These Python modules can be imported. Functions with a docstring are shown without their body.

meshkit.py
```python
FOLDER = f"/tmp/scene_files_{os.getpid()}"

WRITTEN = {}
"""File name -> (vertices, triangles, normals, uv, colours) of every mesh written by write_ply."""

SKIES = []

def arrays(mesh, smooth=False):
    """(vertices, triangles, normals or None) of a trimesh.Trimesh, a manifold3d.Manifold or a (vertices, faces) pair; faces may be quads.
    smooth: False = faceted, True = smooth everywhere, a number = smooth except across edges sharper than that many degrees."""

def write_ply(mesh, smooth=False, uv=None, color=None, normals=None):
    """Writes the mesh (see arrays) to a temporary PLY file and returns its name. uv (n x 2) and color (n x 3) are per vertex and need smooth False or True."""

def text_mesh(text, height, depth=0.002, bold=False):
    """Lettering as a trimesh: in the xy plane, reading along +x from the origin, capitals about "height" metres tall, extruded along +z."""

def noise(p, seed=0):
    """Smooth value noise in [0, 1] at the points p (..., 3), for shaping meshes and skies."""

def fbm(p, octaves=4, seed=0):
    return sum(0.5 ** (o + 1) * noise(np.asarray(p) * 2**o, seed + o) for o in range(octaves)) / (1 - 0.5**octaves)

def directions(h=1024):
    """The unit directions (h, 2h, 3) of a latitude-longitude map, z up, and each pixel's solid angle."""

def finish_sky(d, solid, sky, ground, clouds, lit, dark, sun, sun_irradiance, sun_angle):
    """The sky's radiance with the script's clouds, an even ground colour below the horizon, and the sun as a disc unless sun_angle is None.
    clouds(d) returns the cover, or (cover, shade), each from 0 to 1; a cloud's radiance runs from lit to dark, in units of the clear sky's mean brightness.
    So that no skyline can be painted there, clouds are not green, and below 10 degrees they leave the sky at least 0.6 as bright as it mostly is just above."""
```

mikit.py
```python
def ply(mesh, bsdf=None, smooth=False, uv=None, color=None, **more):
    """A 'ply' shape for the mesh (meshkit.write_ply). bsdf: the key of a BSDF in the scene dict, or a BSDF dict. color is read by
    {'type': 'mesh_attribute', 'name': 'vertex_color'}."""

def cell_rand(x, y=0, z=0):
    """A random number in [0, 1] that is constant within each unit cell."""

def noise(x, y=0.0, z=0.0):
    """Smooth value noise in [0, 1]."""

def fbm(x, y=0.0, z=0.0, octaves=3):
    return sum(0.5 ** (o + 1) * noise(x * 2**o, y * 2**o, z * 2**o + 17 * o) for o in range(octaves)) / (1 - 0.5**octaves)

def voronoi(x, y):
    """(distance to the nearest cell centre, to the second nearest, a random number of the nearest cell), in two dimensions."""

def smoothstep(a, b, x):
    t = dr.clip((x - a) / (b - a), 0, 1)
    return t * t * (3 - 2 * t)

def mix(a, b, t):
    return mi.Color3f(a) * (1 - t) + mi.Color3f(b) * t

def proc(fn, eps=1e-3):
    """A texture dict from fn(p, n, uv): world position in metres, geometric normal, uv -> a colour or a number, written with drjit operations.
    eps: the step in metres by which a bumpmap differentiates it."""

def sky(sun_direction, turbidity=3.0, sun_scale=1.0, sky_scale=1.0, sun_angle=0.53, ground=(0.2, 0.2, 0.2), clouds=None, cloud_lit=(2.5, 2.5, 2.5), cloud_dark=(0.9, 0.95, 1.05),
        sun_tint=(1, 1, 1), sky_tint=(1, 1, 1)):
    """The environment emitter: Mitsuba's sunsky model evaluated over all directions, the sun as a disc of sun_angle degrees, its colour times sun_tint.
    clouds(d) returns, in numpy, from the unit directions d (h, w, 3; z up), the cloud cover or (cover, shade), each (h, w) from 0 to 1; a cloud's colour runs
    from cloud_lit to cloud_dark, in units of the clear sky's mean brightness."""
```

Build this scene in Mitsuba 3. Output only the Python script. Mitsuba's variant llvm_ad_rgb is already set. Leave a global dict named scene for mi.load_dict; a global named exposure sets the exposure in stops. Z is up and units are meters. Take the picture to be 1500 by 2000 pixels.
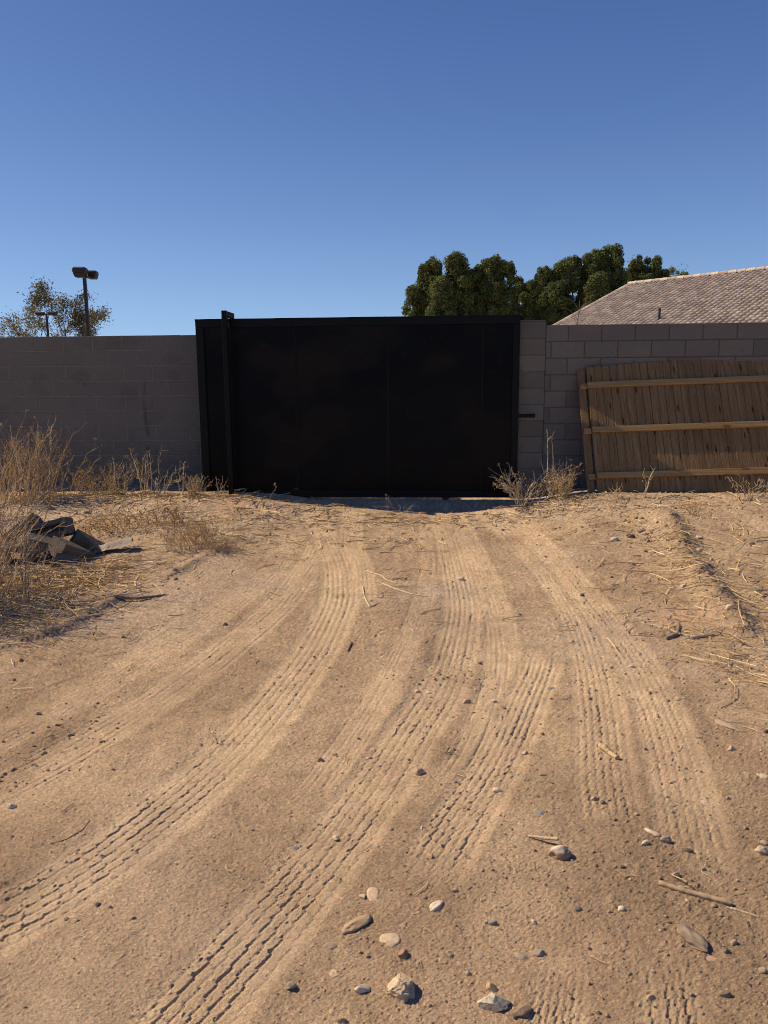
import math, random
import numpy as np, trimesh, manifold3d
import drjit as dr, mitsuba as mi
import mikit, meshkit
from mikit import proc, ply, noise, fbm, smoothstep, mix, voronoi
from scipy.spatial import cKDTree

T = mi.ScalarTransform4f
scene, labels = {}, {}
rng = np.random.default_rng(7)

# ------------------------------------------------------------------ camera, sky, exposure
PITCH, ROLL, YAW, EYE = math.radians(9.61), math.radians(-0.46), math.radians(3.93), 1.5
_f = np.array([-math.sin(YAW) * math.cos(PITCH), math.cos(YAW) * math.cos(PITCH), -math.sin(PITCH)])
_r = np.array([math.cos(YAW), math.sin(YAW), 0.0])
_u = np.cross(_r, _f)
_r2 = _r * math.cos(ROLL) + _u * math.sin(ROLL)
_up = np.cross(_r2, _f)
scene['camera'] = {'type': 'perspective', 'fov': 2 * math.degrees(math.atan(750 / 1480)), 'fov_axis': 'x', 'near_clip': 0.05, 'far_clip': 3000.0,
                   'to_world': T().look_at(origin=[0, 0, EYE], target=[float(_f[0]), float(_f[1]), float(EYE + _f[2])], up=[float(v) for v in _up])}
SUN_E, SUN_A = math.radians(42), math.radians(15.5)
SUN = [-math.cos(SUN_E) * math.cos(SUN_A), math.cos(SUN_E) * math.sin(SUN_A), math.sin(SUN_E)]
def veil(d):
    """Thin even dust haze, thickening towards the horizon all round."""
    return .55 * np.exp(-np.degrees(np.arcsin(np.clip(d[..., 2], 0, 1))) / 7.0)
scene['sky_light'] = mikit.sky(SUN, turbidity=2.6, sky_scale=0.56, ground=(0.28, 0.2, 0.13), sky_tint=(0.61, 0.79, 1.24), sun_tint=(1.0, 0.97, 0.89), clouds=veil, cloud_lit=(3.4, 5.3, 6.7))
exposure = 2.0

# ------------------------------------------------------------------ helpers
def num(k):
    if k not in scene and k not in labels: return k
    i = 1
    while f'{k}_{i:03d}' in scene or f'{k}_{i:03d}' in labels: i += 1
    return f'{k}_{i:03d}'

_count = {}
def part(parent, name, mesh, bsdf, **kw):
    key0 = f'{parent}__{name}'
    n = _count.get(key0, 0); _count[key0] = n + 1
    key = key0 if n == 0 else f'{key0}_{n:03d}'
    scene[key] = ply(mesh, bsdf, **kw)
    return key

def thing(name, label, cat, group=None):
    k = num(name)
    labels[k] = {'label': label, 'category': cat}
    if group: labels[k]['group'] = group
    return k

def one(name, label, cat, mesh, bsdf, group=None, **kw):
    k = thing(name, label, cat, group)
    scene[k] = ply(mesh, bsdf, **kw)
    return k

def cat_mesh(ms): return trimesh.util.concatenate(ms)

def box(x0, x1, y0, y1, z0, z1, c=0.0):
    """A box; c > 0 chamfers every edge."""
    if c <= 0:
        m = trimesh.creation.box([x1 - x0, y1 - y0, z1 - z0]); m.apply_translation([(x0 + x1) / 2, (y0 + y1) / 2, (z0 + z1) / 2]); return m
    pts = []
    for a, b in ((0, c), (c, 0)):
        pass
    for sx in (0, 1):
        for sy in (0, 1):
            for sz in (0, 1):
                X, Y, Z = (x0, x1)[sx], (y0, y1)[sy], (z0, z1)[sz]
                dx, dy, dz = (c, -c)[sx], (c, -c)[sy], (c, -c)[sz]
                pts += [[X, Y + dy, Z + dz], [X + dx, Y, Z + dz], [X + dx, Y + dy, Z]]
    return trimesh.convex.convex_hull(np.array(pts))

def tube_arrays(p, r, sides=4):
    p = np.asarray(p, float); n = len(p)
    t = np.gradient(p, axis=0); t /= np.linalg.norm(t, axis=1, keepdims=True) + 1e-12
    ref = np.array([0.31, 0.22, 0.93]) if abs(t[0, 2]) < 0.9 else np.array([1.0, 0.1, 0])
    a = np.cross(t, ref); a /= np.linalg.norm(a, axis=1, keepdims=True) + 1e-12
    b = np.cross(t, a)
    ang = np.arange(sides) * 2 * np.pi / sides
    r = np.broadcast_to(r, (n,))
    v = p[:, None] + r[:, None, None] * (np.cos(ang)[None, :, None] * a[:, None] + np.sin(ang)[None, :, None] * b[:, None])
    i, j = np.meshgrid(np.arange(n - 1), np.arange(sides), indexing='ij')
    q = np.stack([i * sides + j, i * sides + (j + 1) % sides, (i + 1) * sides + (j + 1) % sides, (i + 1) * sides + j], -1).reshape(-1, 4)
    f = np.vstack([q[:, [0, 1, 2]], q[:, [0, 2, 3]]])
    e = (n - 1) * sides
    caps = [[0, k + 1, k] for k in range(1, sides - 1)] + [[e, e + k, e + k + 1] for k in range(1, sides - 1)]
    return v.reshape(-1, 3), np.vstack([f, caps])

class MB:
    """Collects vertices, faces and vertex colours."""
    def __init__(s): s.v, s.f, s.c, s.n = [], [], [], 0
    def add(s, v, f, col):
        v = np.asarray(v, float); s.v.append(v); s.f.append(np.asarray(f) + s.n); s.n += len(v)
        s.c.append(np.broadcast_to(np.asarray(col, float), (len(v), 3)))
    def tube(s, p, r, col, sides=4): s.add(*tube_arrays(p, r, sides), col)
    def get(s): return trimesh.Trimesh(np.vstack(s.v), np.vstack(s.f), process=False), np.vstack(s.c)

# ------------------------------------------------------------------ ground: shape
def sstep(a, b, x):
    t = np.clip((x - a) / (b - a), 0, 1); return t * t * (3 - 2 * t)

def n2(x, y, s, seed=0, o=1):
    p = np.stack([np.asarray(x) * s, np.asarray(y) * s, np.full(np.shape(x), 0.37 + seed * 3.1)], -1)
    return meshkit.fbm(p, o, seed) - 0.5 if o > 1 else meshkit.noise(p, seed) - 0.5

def spline(pts, step=0.01):
    p = np.asarray(pts, float)
    d = np.r_[0, np.cumsum(np.linalg.norm(np.diff(p, axis=0), axis=1))]
    from scipy.interpolate import PchipInterpolator
    s = np.arange(0, d[-1], step)
    x, y = PchipInterpolator(d, p[:, 0])(s), PchipInterpolator(d, p[:, 1])(s)
    k = np.exp(-0.5 * (np.arange(-30, 31) / 12.0) ** 2); k /= k.sum()
    sm = lambda a: np.convolve(np.pad(a, 30, mode='reflect', reflect_type='odd'), k, 'valid')
    return np.stack([sm(x), sm(y)], 1), s

# wheel tracks on the drive (metres): path, width, sink, tread kind, strength, seed
TRACKS = [
    ([(-1.8, 9.6), (-1.43, 8.47), (-1.03, 7.07), (-.75, 5.72), (-.67, 4.9), (-.68, 4.19), (-.74, 3.58), (-.81, 3.01), (-.94, 2.52), (-1.08, 2.12), (-1.23, 1.85), (-1.45, 1.6), (-1.8, 1.2)], .29, .012, 'A', 1.0, 1),
    ([(.03, 9.6), (.03, 8.85), (.08, 8.0), (.15, 6.26), (.18, 5.06), (.13, 4.32), (.02, 3.55), (-.1, 3.1), (-.21, 2.66), (-.32, 2.3), (-.43, 1.98), (-.54, 1.7), (-.66, 1.37), (-.8, 1.0)], .26, .012, 'A', .95, 2),
    ([(.49, 9.05), (.63, 8.04), (.76, 7.0), (.89, 5.78), (.91, 4.85), (.86, 4.09), (.77, 3.41), (.7, 3.0), (.64, 2.67), (.6, 2.3)], .24, .010, 'A', .95, 3),
    ([(.7, 9.0), (.78, 8.52), (.97, 6.79), (1.06, 5.22), (1.09, 4.19), (1.04, 3.42), (.97, 2.93), (.89, 2.55), (.81, 2.1)], .25, .010, 'A', .85, 4),
    ([(.62, 4.2), (.59, 4.0), (.47, 3.57), (.34, 3.12), (.18, 2.65), (.05, 2.32), (-.05, 2.0)], .22, .012, 'A', 1.0, 5),
    ([(.25, 8.3), (.29, 7.61), (.39, 5.92), (.41, 4.83), (.38, 4.07), (.29, 3.44), (.17, 2.93), (.05, 2.6)], .20, .004, 'R', .8, 6),
    ([(-1.45, 7.6), (-1.42, 7.05), (-1.36, 6.03), (-1.42, 4.99), (-1.58, 4.15), (-1.73, 3.47), (-1.88, 2.96), (-2.1, 2.3)], .26, .007, 'A', .5, 7),
    ([(-1.12, 7.2), (-1.06, 6.04), (-1.07, 5.14), (-1.19, 4.17), (-1.35, 3.36), (-1.48, 2.98), (-1.7, 2.4)], .26, .007, 'R', .75, 8),
    ([(.36, 1.9), (.33, 1.75), (.29, 1.6), (.22, 1.3)], .14, .008, 'A', .9, 9),
    ([(.62, 1.95), (.6, 1.77), (.56, 1.61), (.5, 1.3)], .16, .008, 'A', .9, 10),
    ([(-.1, 8.3), (-.1, 7.34), (-.04, 6.26), (-.08, 5.31), (-.16, 4.3), (-.25, 3.6), (-.36, 3.0), (-.5, 2.4)], .16, .003, 'R', .6, 11),
    ([(-.95, 9.2), (-.92, 8.2), (-.8, 7.0), (-.62, 6.0), (-.52, 5.0)], .24, .008, 'A', .8, 12),
    ([(-1.35, 3.0), (-1.55, 2.5), (-1.75, 2.05), (-2.0, 1.6)], .2, .004, 'R', .5, 13),
    ([(.2, 9.2), (.27, 8.2), (.32, 7.2), (.36, 6.4)], .22, .006, 'A', .7, 14),
]
TRACK_S = [(spline(t[0]), t) for t in TRACKS]
BERM = spline([(2.45, 8.3), (2.39, 8.09), (2.24, 7.16), (2.08, 6.42), (1.98, 5.67), (1.88, 4.84), (1.8, 4.2)])
EDGE = spline([(-1.9, 7.2), (-2.09, 6.1), (-2.25, 5.15), (-2.32, 4.45), (-2.51, 4.02), (-2.64, 3.56), (-2.95, 2.6), (-3.3, 1.5)])

def along(path, x, y, reach):
    """Signed distance across, distance along, of points near a path (inf where farther than reach)."""
    p, s = path
    t = np.gradient(p, axis=0); t /= np.linalg.norm(t, axis=1, keepdims=True)
    q = np.stack([x, y], -1)
    d, i = cKDTree(p).query(q, distance_upper_bound=reach)
    ok = np.isfinite(d); i = np.where(ok, i, 0)
    dv = q - p[i]
    across = dv[:, 0] * t[i, 1] - dv[:, 1] * t[i, 0]
    end = (i == 0) | (i == len(p) - 1)
    ok &= ~end
    return ok, across, s[i]

def base_h(x, y):
    """The lie of the land without the fine relief."""
    x, y = np.asarray(x, float), np.asarray(y, float)
    near = np.exp(-((y - 8.80) / 0.34) ** 2)
    z = 0.040 * near * (1 - .85 * np.exp(-((x + .1) / .75) ** 4)) - 0.085 * np.exp(-((y - 9.26) / 0.24) ** 2) * (1 - sstep(1.2, 1.9, x) - sstep(-2.0, -2.8, x)) + 0.03 * sstep(9.2, 9.6, y)
    z += 0.022 * near * (sstep(-.2, -1.0, x) + sstep(.3, .9, x)) - 0.012 * near * np.exp(-((x - .3) / .35) ** 2)
    right = sstep(.75, 2.0, x - 0.16 * (y - 8.5)) * sstep(5.0, 8.4, y)
    z += 0.135 * right
    left = sstep(-1.25, -2.3, x) * sstep(6.0, 8.9, y)
    z += 0.10 * left
    out = sstep(.95, 1.9, x) * sstep(2.0, 6.0, y)
    z += 0.03 * out
    z += 0.05 * n2(x, y, .55, 1, 2) * sstep(2.0, 4.0, np.abs(x)) + 0.02 * n2(x, y, 1.3, 2, 2)
    return z

def ground_h(x, y, res=None, full=False):
    x, y = np.asarray(x, float).ravel(), np.asarray(y, float).ravel()
    z = base_h(x, y)
    comp = np.zeros_like(z)                      # 1 where wheels have pressed the soil
    if res is None: res = np.full_like(z, .004)
    ok, a, s = along(BERM, x, y, .5)
    lump = n2(x, y, 9, 3, 3)
    clod = np.zeros_like(z)
    b = np.where(ok, np.exp(-(a / .12) ** 2), 0) * sstep(.0, .6, s) * sstep(0, .5, BERM[1][-1] - s)
    z += b * (.07 + .07 * lump); clod += b
    ok, a, s = along(EDGE, x, y, .4)
    b = np.where(ok, np.exp(-((a) / .055) ** 2), 0) * np.clip(.5 + 1.6 * n2(s, 0 * s, 1.7, 4), 0, 1)
    z += b * (.035 + .05 * lump); clod += b * .7
    z += np.where(ok & (a < 0), .0, 0)
    # rough, crumbled streak beside the left wheel track and a few patches of clods
    for cx, cy, rx, ry, h in ((-1.62, 2.95, .07, .25, .6), (-1.78, 2.62, .06, .13, .6), (.62, 2.3, .22, .35, .5), (.75, 1.75, .3, .4, .45), (.1, 3.75, .15, .12, .5), (1.2, 2.3, .35, .5, .5), (-1.3, 1.9, .1, .2, .8), (1.5, 7.6, .5, .6, .5), (1.7, 8.6, .9, .4, .6)):
        clod += h * np.exp(-((x - cx) / rx) ** 2 - ((y - cy) / ry) ** 2)
    clod = np.clip(clod, 0, 1.2)
    rough = 1 + 0 * z
    groove = np.zeros_like(z)
    for (path, tr) in TRACK_S:
        w, sink, kind, stren, seed = tr[1:]
        m = (np.abs(x - path[0][:, 0].mean()) < np.ptp(path[0][:, 0]) / 2 + .5) & (y > path[0][:, 1].min() - .4) & (y < path[0][:, 1].max() + .4)
        idx = np.nonzero(m)[0]
        if not len(idx): continue
        ok, a, s = along(path, x[idx], y[idx], w * .9)
        idx, a, s = idx[ok], a[ok], s[ok]
        edge = .012 * n2(s, 0 * s + seed, 9, seed, 2)
        inside = 1 - sstep(w * .42, w * .58, np.abs(a) + edge)
        L = path[1][-1]
        fade = sstep(0, .35, s) * sstep(0, .35, L - s)
        vary = np.clip(.75 + 1.5 * n2(s, 0 * s + seed * 1.7, 1.6, seed + 20, 2), .15, 1.15)
        c = inside * fade * np.clip(stren * (.35 + .65 * vary), 0, 1)
        rim = np.exp(-((np.abs(a) - w * .58) / .03) ** 2) * fade * stren * np.clip(2.5 * n2(s, a, 3, seed + 5, 2), 0, 1)
        z[idx] += -.35 * sink * inside * fade * stren + .005 * rim
        rr = res[idx]; lw = np.maximum(.0034, .62 * rr)
        # break-up of the print: some blocks crumbled
        crumble = np.clip(.90 + 1.8 * n2(x[idx], y[idx], 4, seed + 30, 2), 0, 1)
        g = np.zeros_like(a); saw = np.zeros_like(a)
        if kind == 'A':
            P = .052 + .004 * (seed % 3)
            for k, cfr in enumerate((-.40, -.26, -.13, .0, .13, .26, .39)):
                ph = s / P + k * .37 + seed * .61 + .10 * n2(s, 0 * s + k, 8, seed)
                fr = ph - np.floor(ph)
                cell = np.modf(np.sin(np.floor(ph) * 12.9898 + k * 78.233 + seed * 3.7) * 43758.5)[0]; cell = np.abs(cell)
                zig = .008 * (fr - .5) + .003 * n2(s, 0 * s + k, 25, seed + k)
                d = np.abs(a - cfr * w - zig)
                deep = np.clip(.5 + .4 * cell + .7 * n2(s, 0 * s + k, 4, seed * 7 + k, 2), .35, 1) * (.55 if k in (0, 6) else (.75 if k % 2 == 0 else 1))
                g = np.maximum(g, deep * (1 - sstep(lw * .6, lw * 1.6, d)))
                # the gap at the end of each block, running across to the next rib
                a0 = (a - cfr * w) / (.132 * w)
                tilt = (.55 if k % 2 else -.35) * (.4 + .9 * cell)
                fl = (fr - tilt * (a0 - .5)) % 1.0
                lip = np.clip((fl - .70) / .30, 0, 1) ** 1.5 * sstep(.04, .34, a0) * (1 - sstep(.70, .98, a0))
                saw += lip * .0048 * np.clip(1.5 * np.abs(np.modf(cell * 5.77)[0]) - .1, 0, 1)
                dl = np.abs(fr - .5 - (.28 + .22 * np.sign(cell - .5)) * (a0 - .5)) * P
                span = .7 * sstep(.0, .3, a0) * (1 - sstep(.55 + .6 * cell, .8 + .6 * cell, a0))
                g = np.maximum(g, np.clip(.10 + .4 * np.abs(np.modf(cell * 7.13)[0]), 0, .5) * span * (1 - sstep(lw * .5, lw * 1.3, dl)))
            sh = np.abs(a) > .40 * w
            ph = (s + .1 * np.abs(a) + .005 * n2(s, a, 20, seed)) / .034
            saw = np.where(np.abs(a) > .39 * w, .0045 * np.clip((ph - np.floor(ph) - .55) / .45, 0, 1) * np.clip(.6 + 2.0 * n2(s, a, 4, seed + 42), 0, 1), saw)
            d = np.abs(ph - np.floor(ph) - .5) * .034
            g = np.maximum(g, np.where(sh, .40 * np.clip(.6 + 2.4 * n2(s, a, 5, seed + 41), 0, 1), 0) * (1 - sstep(lw * .5, lw * 1.3, d)))
        else:
            for k in range(7):
                cfr = -.42 + .14 * k
                d = np.abs(a - cfr * w)
                deep = np.clip(.4 + 2.2 * n2(s, 0 * s + k, 2.5, seed * 7 + k, 2), 0, .8)
                g = np.maximum(g, deep * (1 - sstep(lw * .6, lw * 1.7, d)))
        g *= inside * fade * stren * crumble
        z[idx] += saw * inside * fade * stren * crumble * (1 + .10 * np.clip(y[idx] - 3, 0, 4))
        groove[idx] = np.maximum(groove[idx], g)
        comp[idx] = np.maximum(comp[idx], c)
    z -= .0060 * groove * (1 + .16 * np.clip(y - 3.2, 0, 4))
    # smeared drag marks along the drive, then grain
    loose = 1 - .8 * np.clip(comp, 0, 1)
    drag = n2(x * 9 + .9 * y, y * .55, 1.0, 50, 3)
    z += .008 * drag * loose
    lane = np.exp(-((x + .1) / 1.6) ** 4)
    sm = np.clip(1.3 - y / 9, .45, 1)
    z += .014 * n2(x, y, 5, 51, 2) * (1.2 - .6 * lane) + .0045 * n2(x, y, 17, 52, 2) * loose * (1.9 - 1.3 * lane)
    patch = np.clip(.55 + 1.8 * n2(x, y, 1.4, 57, 2), .1, 1.0)     # smoother, caked soil in places
    gr = loose * (.35 + .65 * patch)
    z += .0022 * n2(x, y, 75, 53) * gr + .0028 * n2(x, y, 150, 54) * gr + .0016 * n2(x, y, 170, 55)
    cl = np.clip(n2(x, y, 48, 56, 3) - .02, 0, 1)
    z += .026 * cl * clod + .012 * np.clip(n2(x, y, 24, 58, 2) - .16, 0, 1) * loose * (1.5 - lane)
    if full:
        z = z + np.random.default_rng(3).normal(0, 1, len(z)) * np.clip(.19 * res, .0006, .0016) * np.clip(1 - .62 * comp, 0, 1)
        return z, comp, groove, clod, patch
    return z

def gz(x, y): return float(ground_h(np.array([x]), np.array([y]))[0])

# fine sheet round the drive: rows close near the camera, wider towards the wall
NR, NC = 940, 830
sv = np.linspace(1.2 ** -.5, 10.75 ** -.5, NR); gy = sv ** -2.0
uu = np.linspace(-1, 1, NC)
GX = uu[None, :] * (.35 + .66 * gy[:, None]) - .065 * gy[:, None]
GY = np.repeat(gy[:, None], NC, 1)
RES = np.repeat(((.35 + .66 * gy) * 2 / NC)[:, None], NC, 1)
gzv, comp, groove, clod, patch = ground_h(GX, GY, RES.ravel(), True)
edge_m = np.zeros((NR, NC), bool); edge_m[0] = edge_m[-1] = True; edge_m[:, 0] = edge_m[:, -1] = True
gzv = np.where(edge_m.ravel(), base_h(GX.ravel(), GY.ravel()) - .12, gzv)
gi = np.arange(NR * NC).reshape(NR, NC)
gf = np.stack([gi[:-1, :-1], gi[:-1, 1:], gi[1:, 1:], gi[1:, :-1]], -1).reshape(-1, 4)
gf = np.vstack([gf[:, [0, 1, 2]], gf[:, [0, 2, 3]]])

def soil(x, y, comp, clod, patch):
    """Soil colour: pale caked fines where wheels pressed, browner loose sand, grey gravel in places, speckle of grit."""
    loose, pale, grey, red = np.array([.282, .206, .142]), np.array([.500, .377, .254]), np.array([.385, .308, .240]), np.array([.400, .272, .190])
    k = np.clip(comp * .66 + .27 + .5 * n2(x, y, 7, 68, 3) + 1.0 * n2(x, y, 1.5, 61, 3) + .9 * n2(x * 2.6, y * .7, 1.6, 67, 3) - .15 * sstep(4, 2, y) + .2 * sstep(6.5, 8.5, y), 0, 1)[:, None]
    c = loose * (1 - k) + pale * k
    g = np.clip(2.4 * n2(x * 1.0, y, 1.1, 62, 3) + .25 * sstep(7.2, 9.2, y) + .25 * sstep(-1.2, -2.0, x) - .10, 0, .8)[:, None]
    c = c * (1 - g) + grey * g
    r = np.clip(2.0 * n2(x, y, 1.7, 63, 2) - .15, 0, .6)[:, None]
    c = c * (1 - r) + red * r
    c = c * (1 - .25 * np.clip(clod, 0, 1))[:, None]
    rs = np.random.default_rng(12)
    sp = rs.normal(0, 1, len(x)) * (.18 - .08 * comp)
    c = c * np.exp(sp)[:, None] * (1 + .05 * rs.normal(0, 1, (len(x), 3)))
    big = n2(x, y, 70, 65)
    c = np.where((big > .40)[:, None], c * 1.22, c)
    c = np.where((big < -.42)[:, None], c * .72, c)
    return np.clip(c * (1 + .25 * n2(x, y, 14, 66, 2))[:, None], .02, .8)

gcol = soil(GX.ravel(), GY.ravel(), comp, clod, patch)
fine_v = np.stack([GX.ravel(), GY.ravel(), gzv], 1)
# the land all round, out to the horizon: finer near, very coarse far away
ax = np.r_[-1500, -700, -300, -150, -80, -45, -28, np.arange(-20, 20.1, .4), 28, 45, 80, 150, 300, 700, 1500]
ay = np.r_[-1500, -700, -300, -150, -80, -45, -25, np.arange(-14, 22.1, .4), 30, 45, 80, 150, 300, 700, 1500]
OX, OY = np.meshgrid(ax, ay)
oz = np.where((np.abs(OX) < 19) & (np.abs(OY - 4) < 17), base_h(OX, OY), .05) - .02
inside = (OY > 1.2) & (OY < 10.75) & (np.abs(OX + .065 * OY) < (.35 + .66 * OY))
oz = oz - .12 * inside
oi = np.arange(OX.size).reshape(OX.shape)
of = np.stack([oi[:-1, :-1], oi[:-1, 1:], oi[1:, 1:], oi[1:, :-1]], -1).reshape(-1, 4)
of = np.vstack([of[:, [0, 1, 2]], of[:, [0, 2, 3]]])
ocol = soil(OX.ravel(), OY.ravel(), 0 * OX.ravel(), 0 * OX.ravel(), 0 * OX.ravel())
gmesh = trimesh.Trimesh(np.vstack([fine_v, np.stack([OX.ravel(), OY.ravel(), oz.ravel()], 1)]), np.vstack([gf, of + len(fine_v)]), process=False)
VC = {'type': 'mesh_attribute', 'name': 'vertex_color'}
def soil_bump(p, n, uv): return noise(p.x * 260, p.y * 260, p.z * 60) * .6 + noise(p.x * 520, p.y * 520, 0.0) * .4
scene['soil_look'] = {'type': 'bumpmap', 'arbitrary': proc(soil_bump, eps=6e-4), 'scale': 0.0022, 'bsdf': {'type': 'diffuse', 'reflectance': VC}}
scene['ground'] = ply(gmesh, 'soil_look', smooth=True, color=np.vstack([gcol, ocol]))
labels['ground'] = {'label': 'dry tan dirt drive with wheel tracks, loose sand and low ridges', 'kind': 'structure'}

# ------------------------------------------------------------------ materials
scene['vertex_look'] = {'type': 'twosided', 'bsdf': {'type': 'diffuse', 'reflectance': VC}}
scene['leaf_look'] = {'type': 'principledthin', 'base_color': VC, 'roughness': .45, 'diff_trans': .5, 'spec_trans': 0.0, 'eta': 1.4}

def block_fn(tone, seed):
    tone = mi.ScalarColor3f(tone)
    def fn(p, n, uv):
        g = fbm(p.x * 90 + seed, p.y * 90, p.z * 90, 3)
        b = fbm(p.x * 1.6 + seed, p.y * 1.6, p.z * 2.2, 3)
        pit = smoothstep(.80, .86, noise(p.x * 160, p.y * 160 + seed, p.z * 160))
        return mi.Color3f(tone) * (.78 + .42 * g) * (.82 + .36 * b) * (1 - .35 * pit)
    return fn
def block_bump(p, n, uv): return fbm(p.x * 110, p.y * 110, p.z * 110, 3)
for k, tone in enumerate(((.172, .156, .134), (.152, .139, .120), (.192, .174, .148))):
    scene[f'block_look_{k}'] = {'type': 'bumpmap', 'arbitrary': proc(block_bump), 'scale': .004, 'bsdf': {'type': 'diffuse', 'reflectance': proc(block_fn(tone, 3.7 * k))}}
def stain_fn(p, n, uv):
    g = fbm(p.x * 80, p.y * 80, p.z * 80, 3); b = fbm(p.x * 1.4, p.y, p.z * 2, 3)
    w = .022 + .03 * noise(p.z * 7)
    drip = (1 - smoothstep(w * .4, w, dr.abs(p.x + 3.97 + .05 * (noise(p.z * 5 + 3) - .5)))) * smoothstep(.35, .6, fbm(p.x * 9, p.z * 7, 2.0, 2)) * smoothstep(1.62, 1.5, p.z)
    blot = smoothstep(.60, .74, fbm(p.x * 3.1 + 4, p.z * 4.3, 1.0, 3))
    return mi.Color3f(.182, .166, .143) * (.80 + .4 * g) * (.84 + .32 * b) * (1 - .33 * drip) * (1 - .12 * blot)
scene['stained_block_look'] = {'type': 'bumpmap', 'arbitrary': proc(block_bump), 'scale': .004, 'bsdf': {'type': 'diffuse', 'reflectance': proc(stain_fn)}}
def mortar_fn(p, n, uv): return mi.Color3f(.135, .123, .113) * (.75 + .5 * fbm(p.x * 70, p.y * 70, p.z * 70, 3))
def pale_mortar_fn(p, n, uv): return mi.Color3f(.23, .215, .195) * (.7 + .6 * fbm(p.x * 30, p.y * 30, p.z * 30, 3))
scene['pale_mortar_look'] = {'type': 'diffuse', 'reflectance': proc(pale_mortar_fn)}
scene['mortar_look'] = {'type': 'diffuse', 'reflectance': proc(mortar_fn)}

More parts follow.
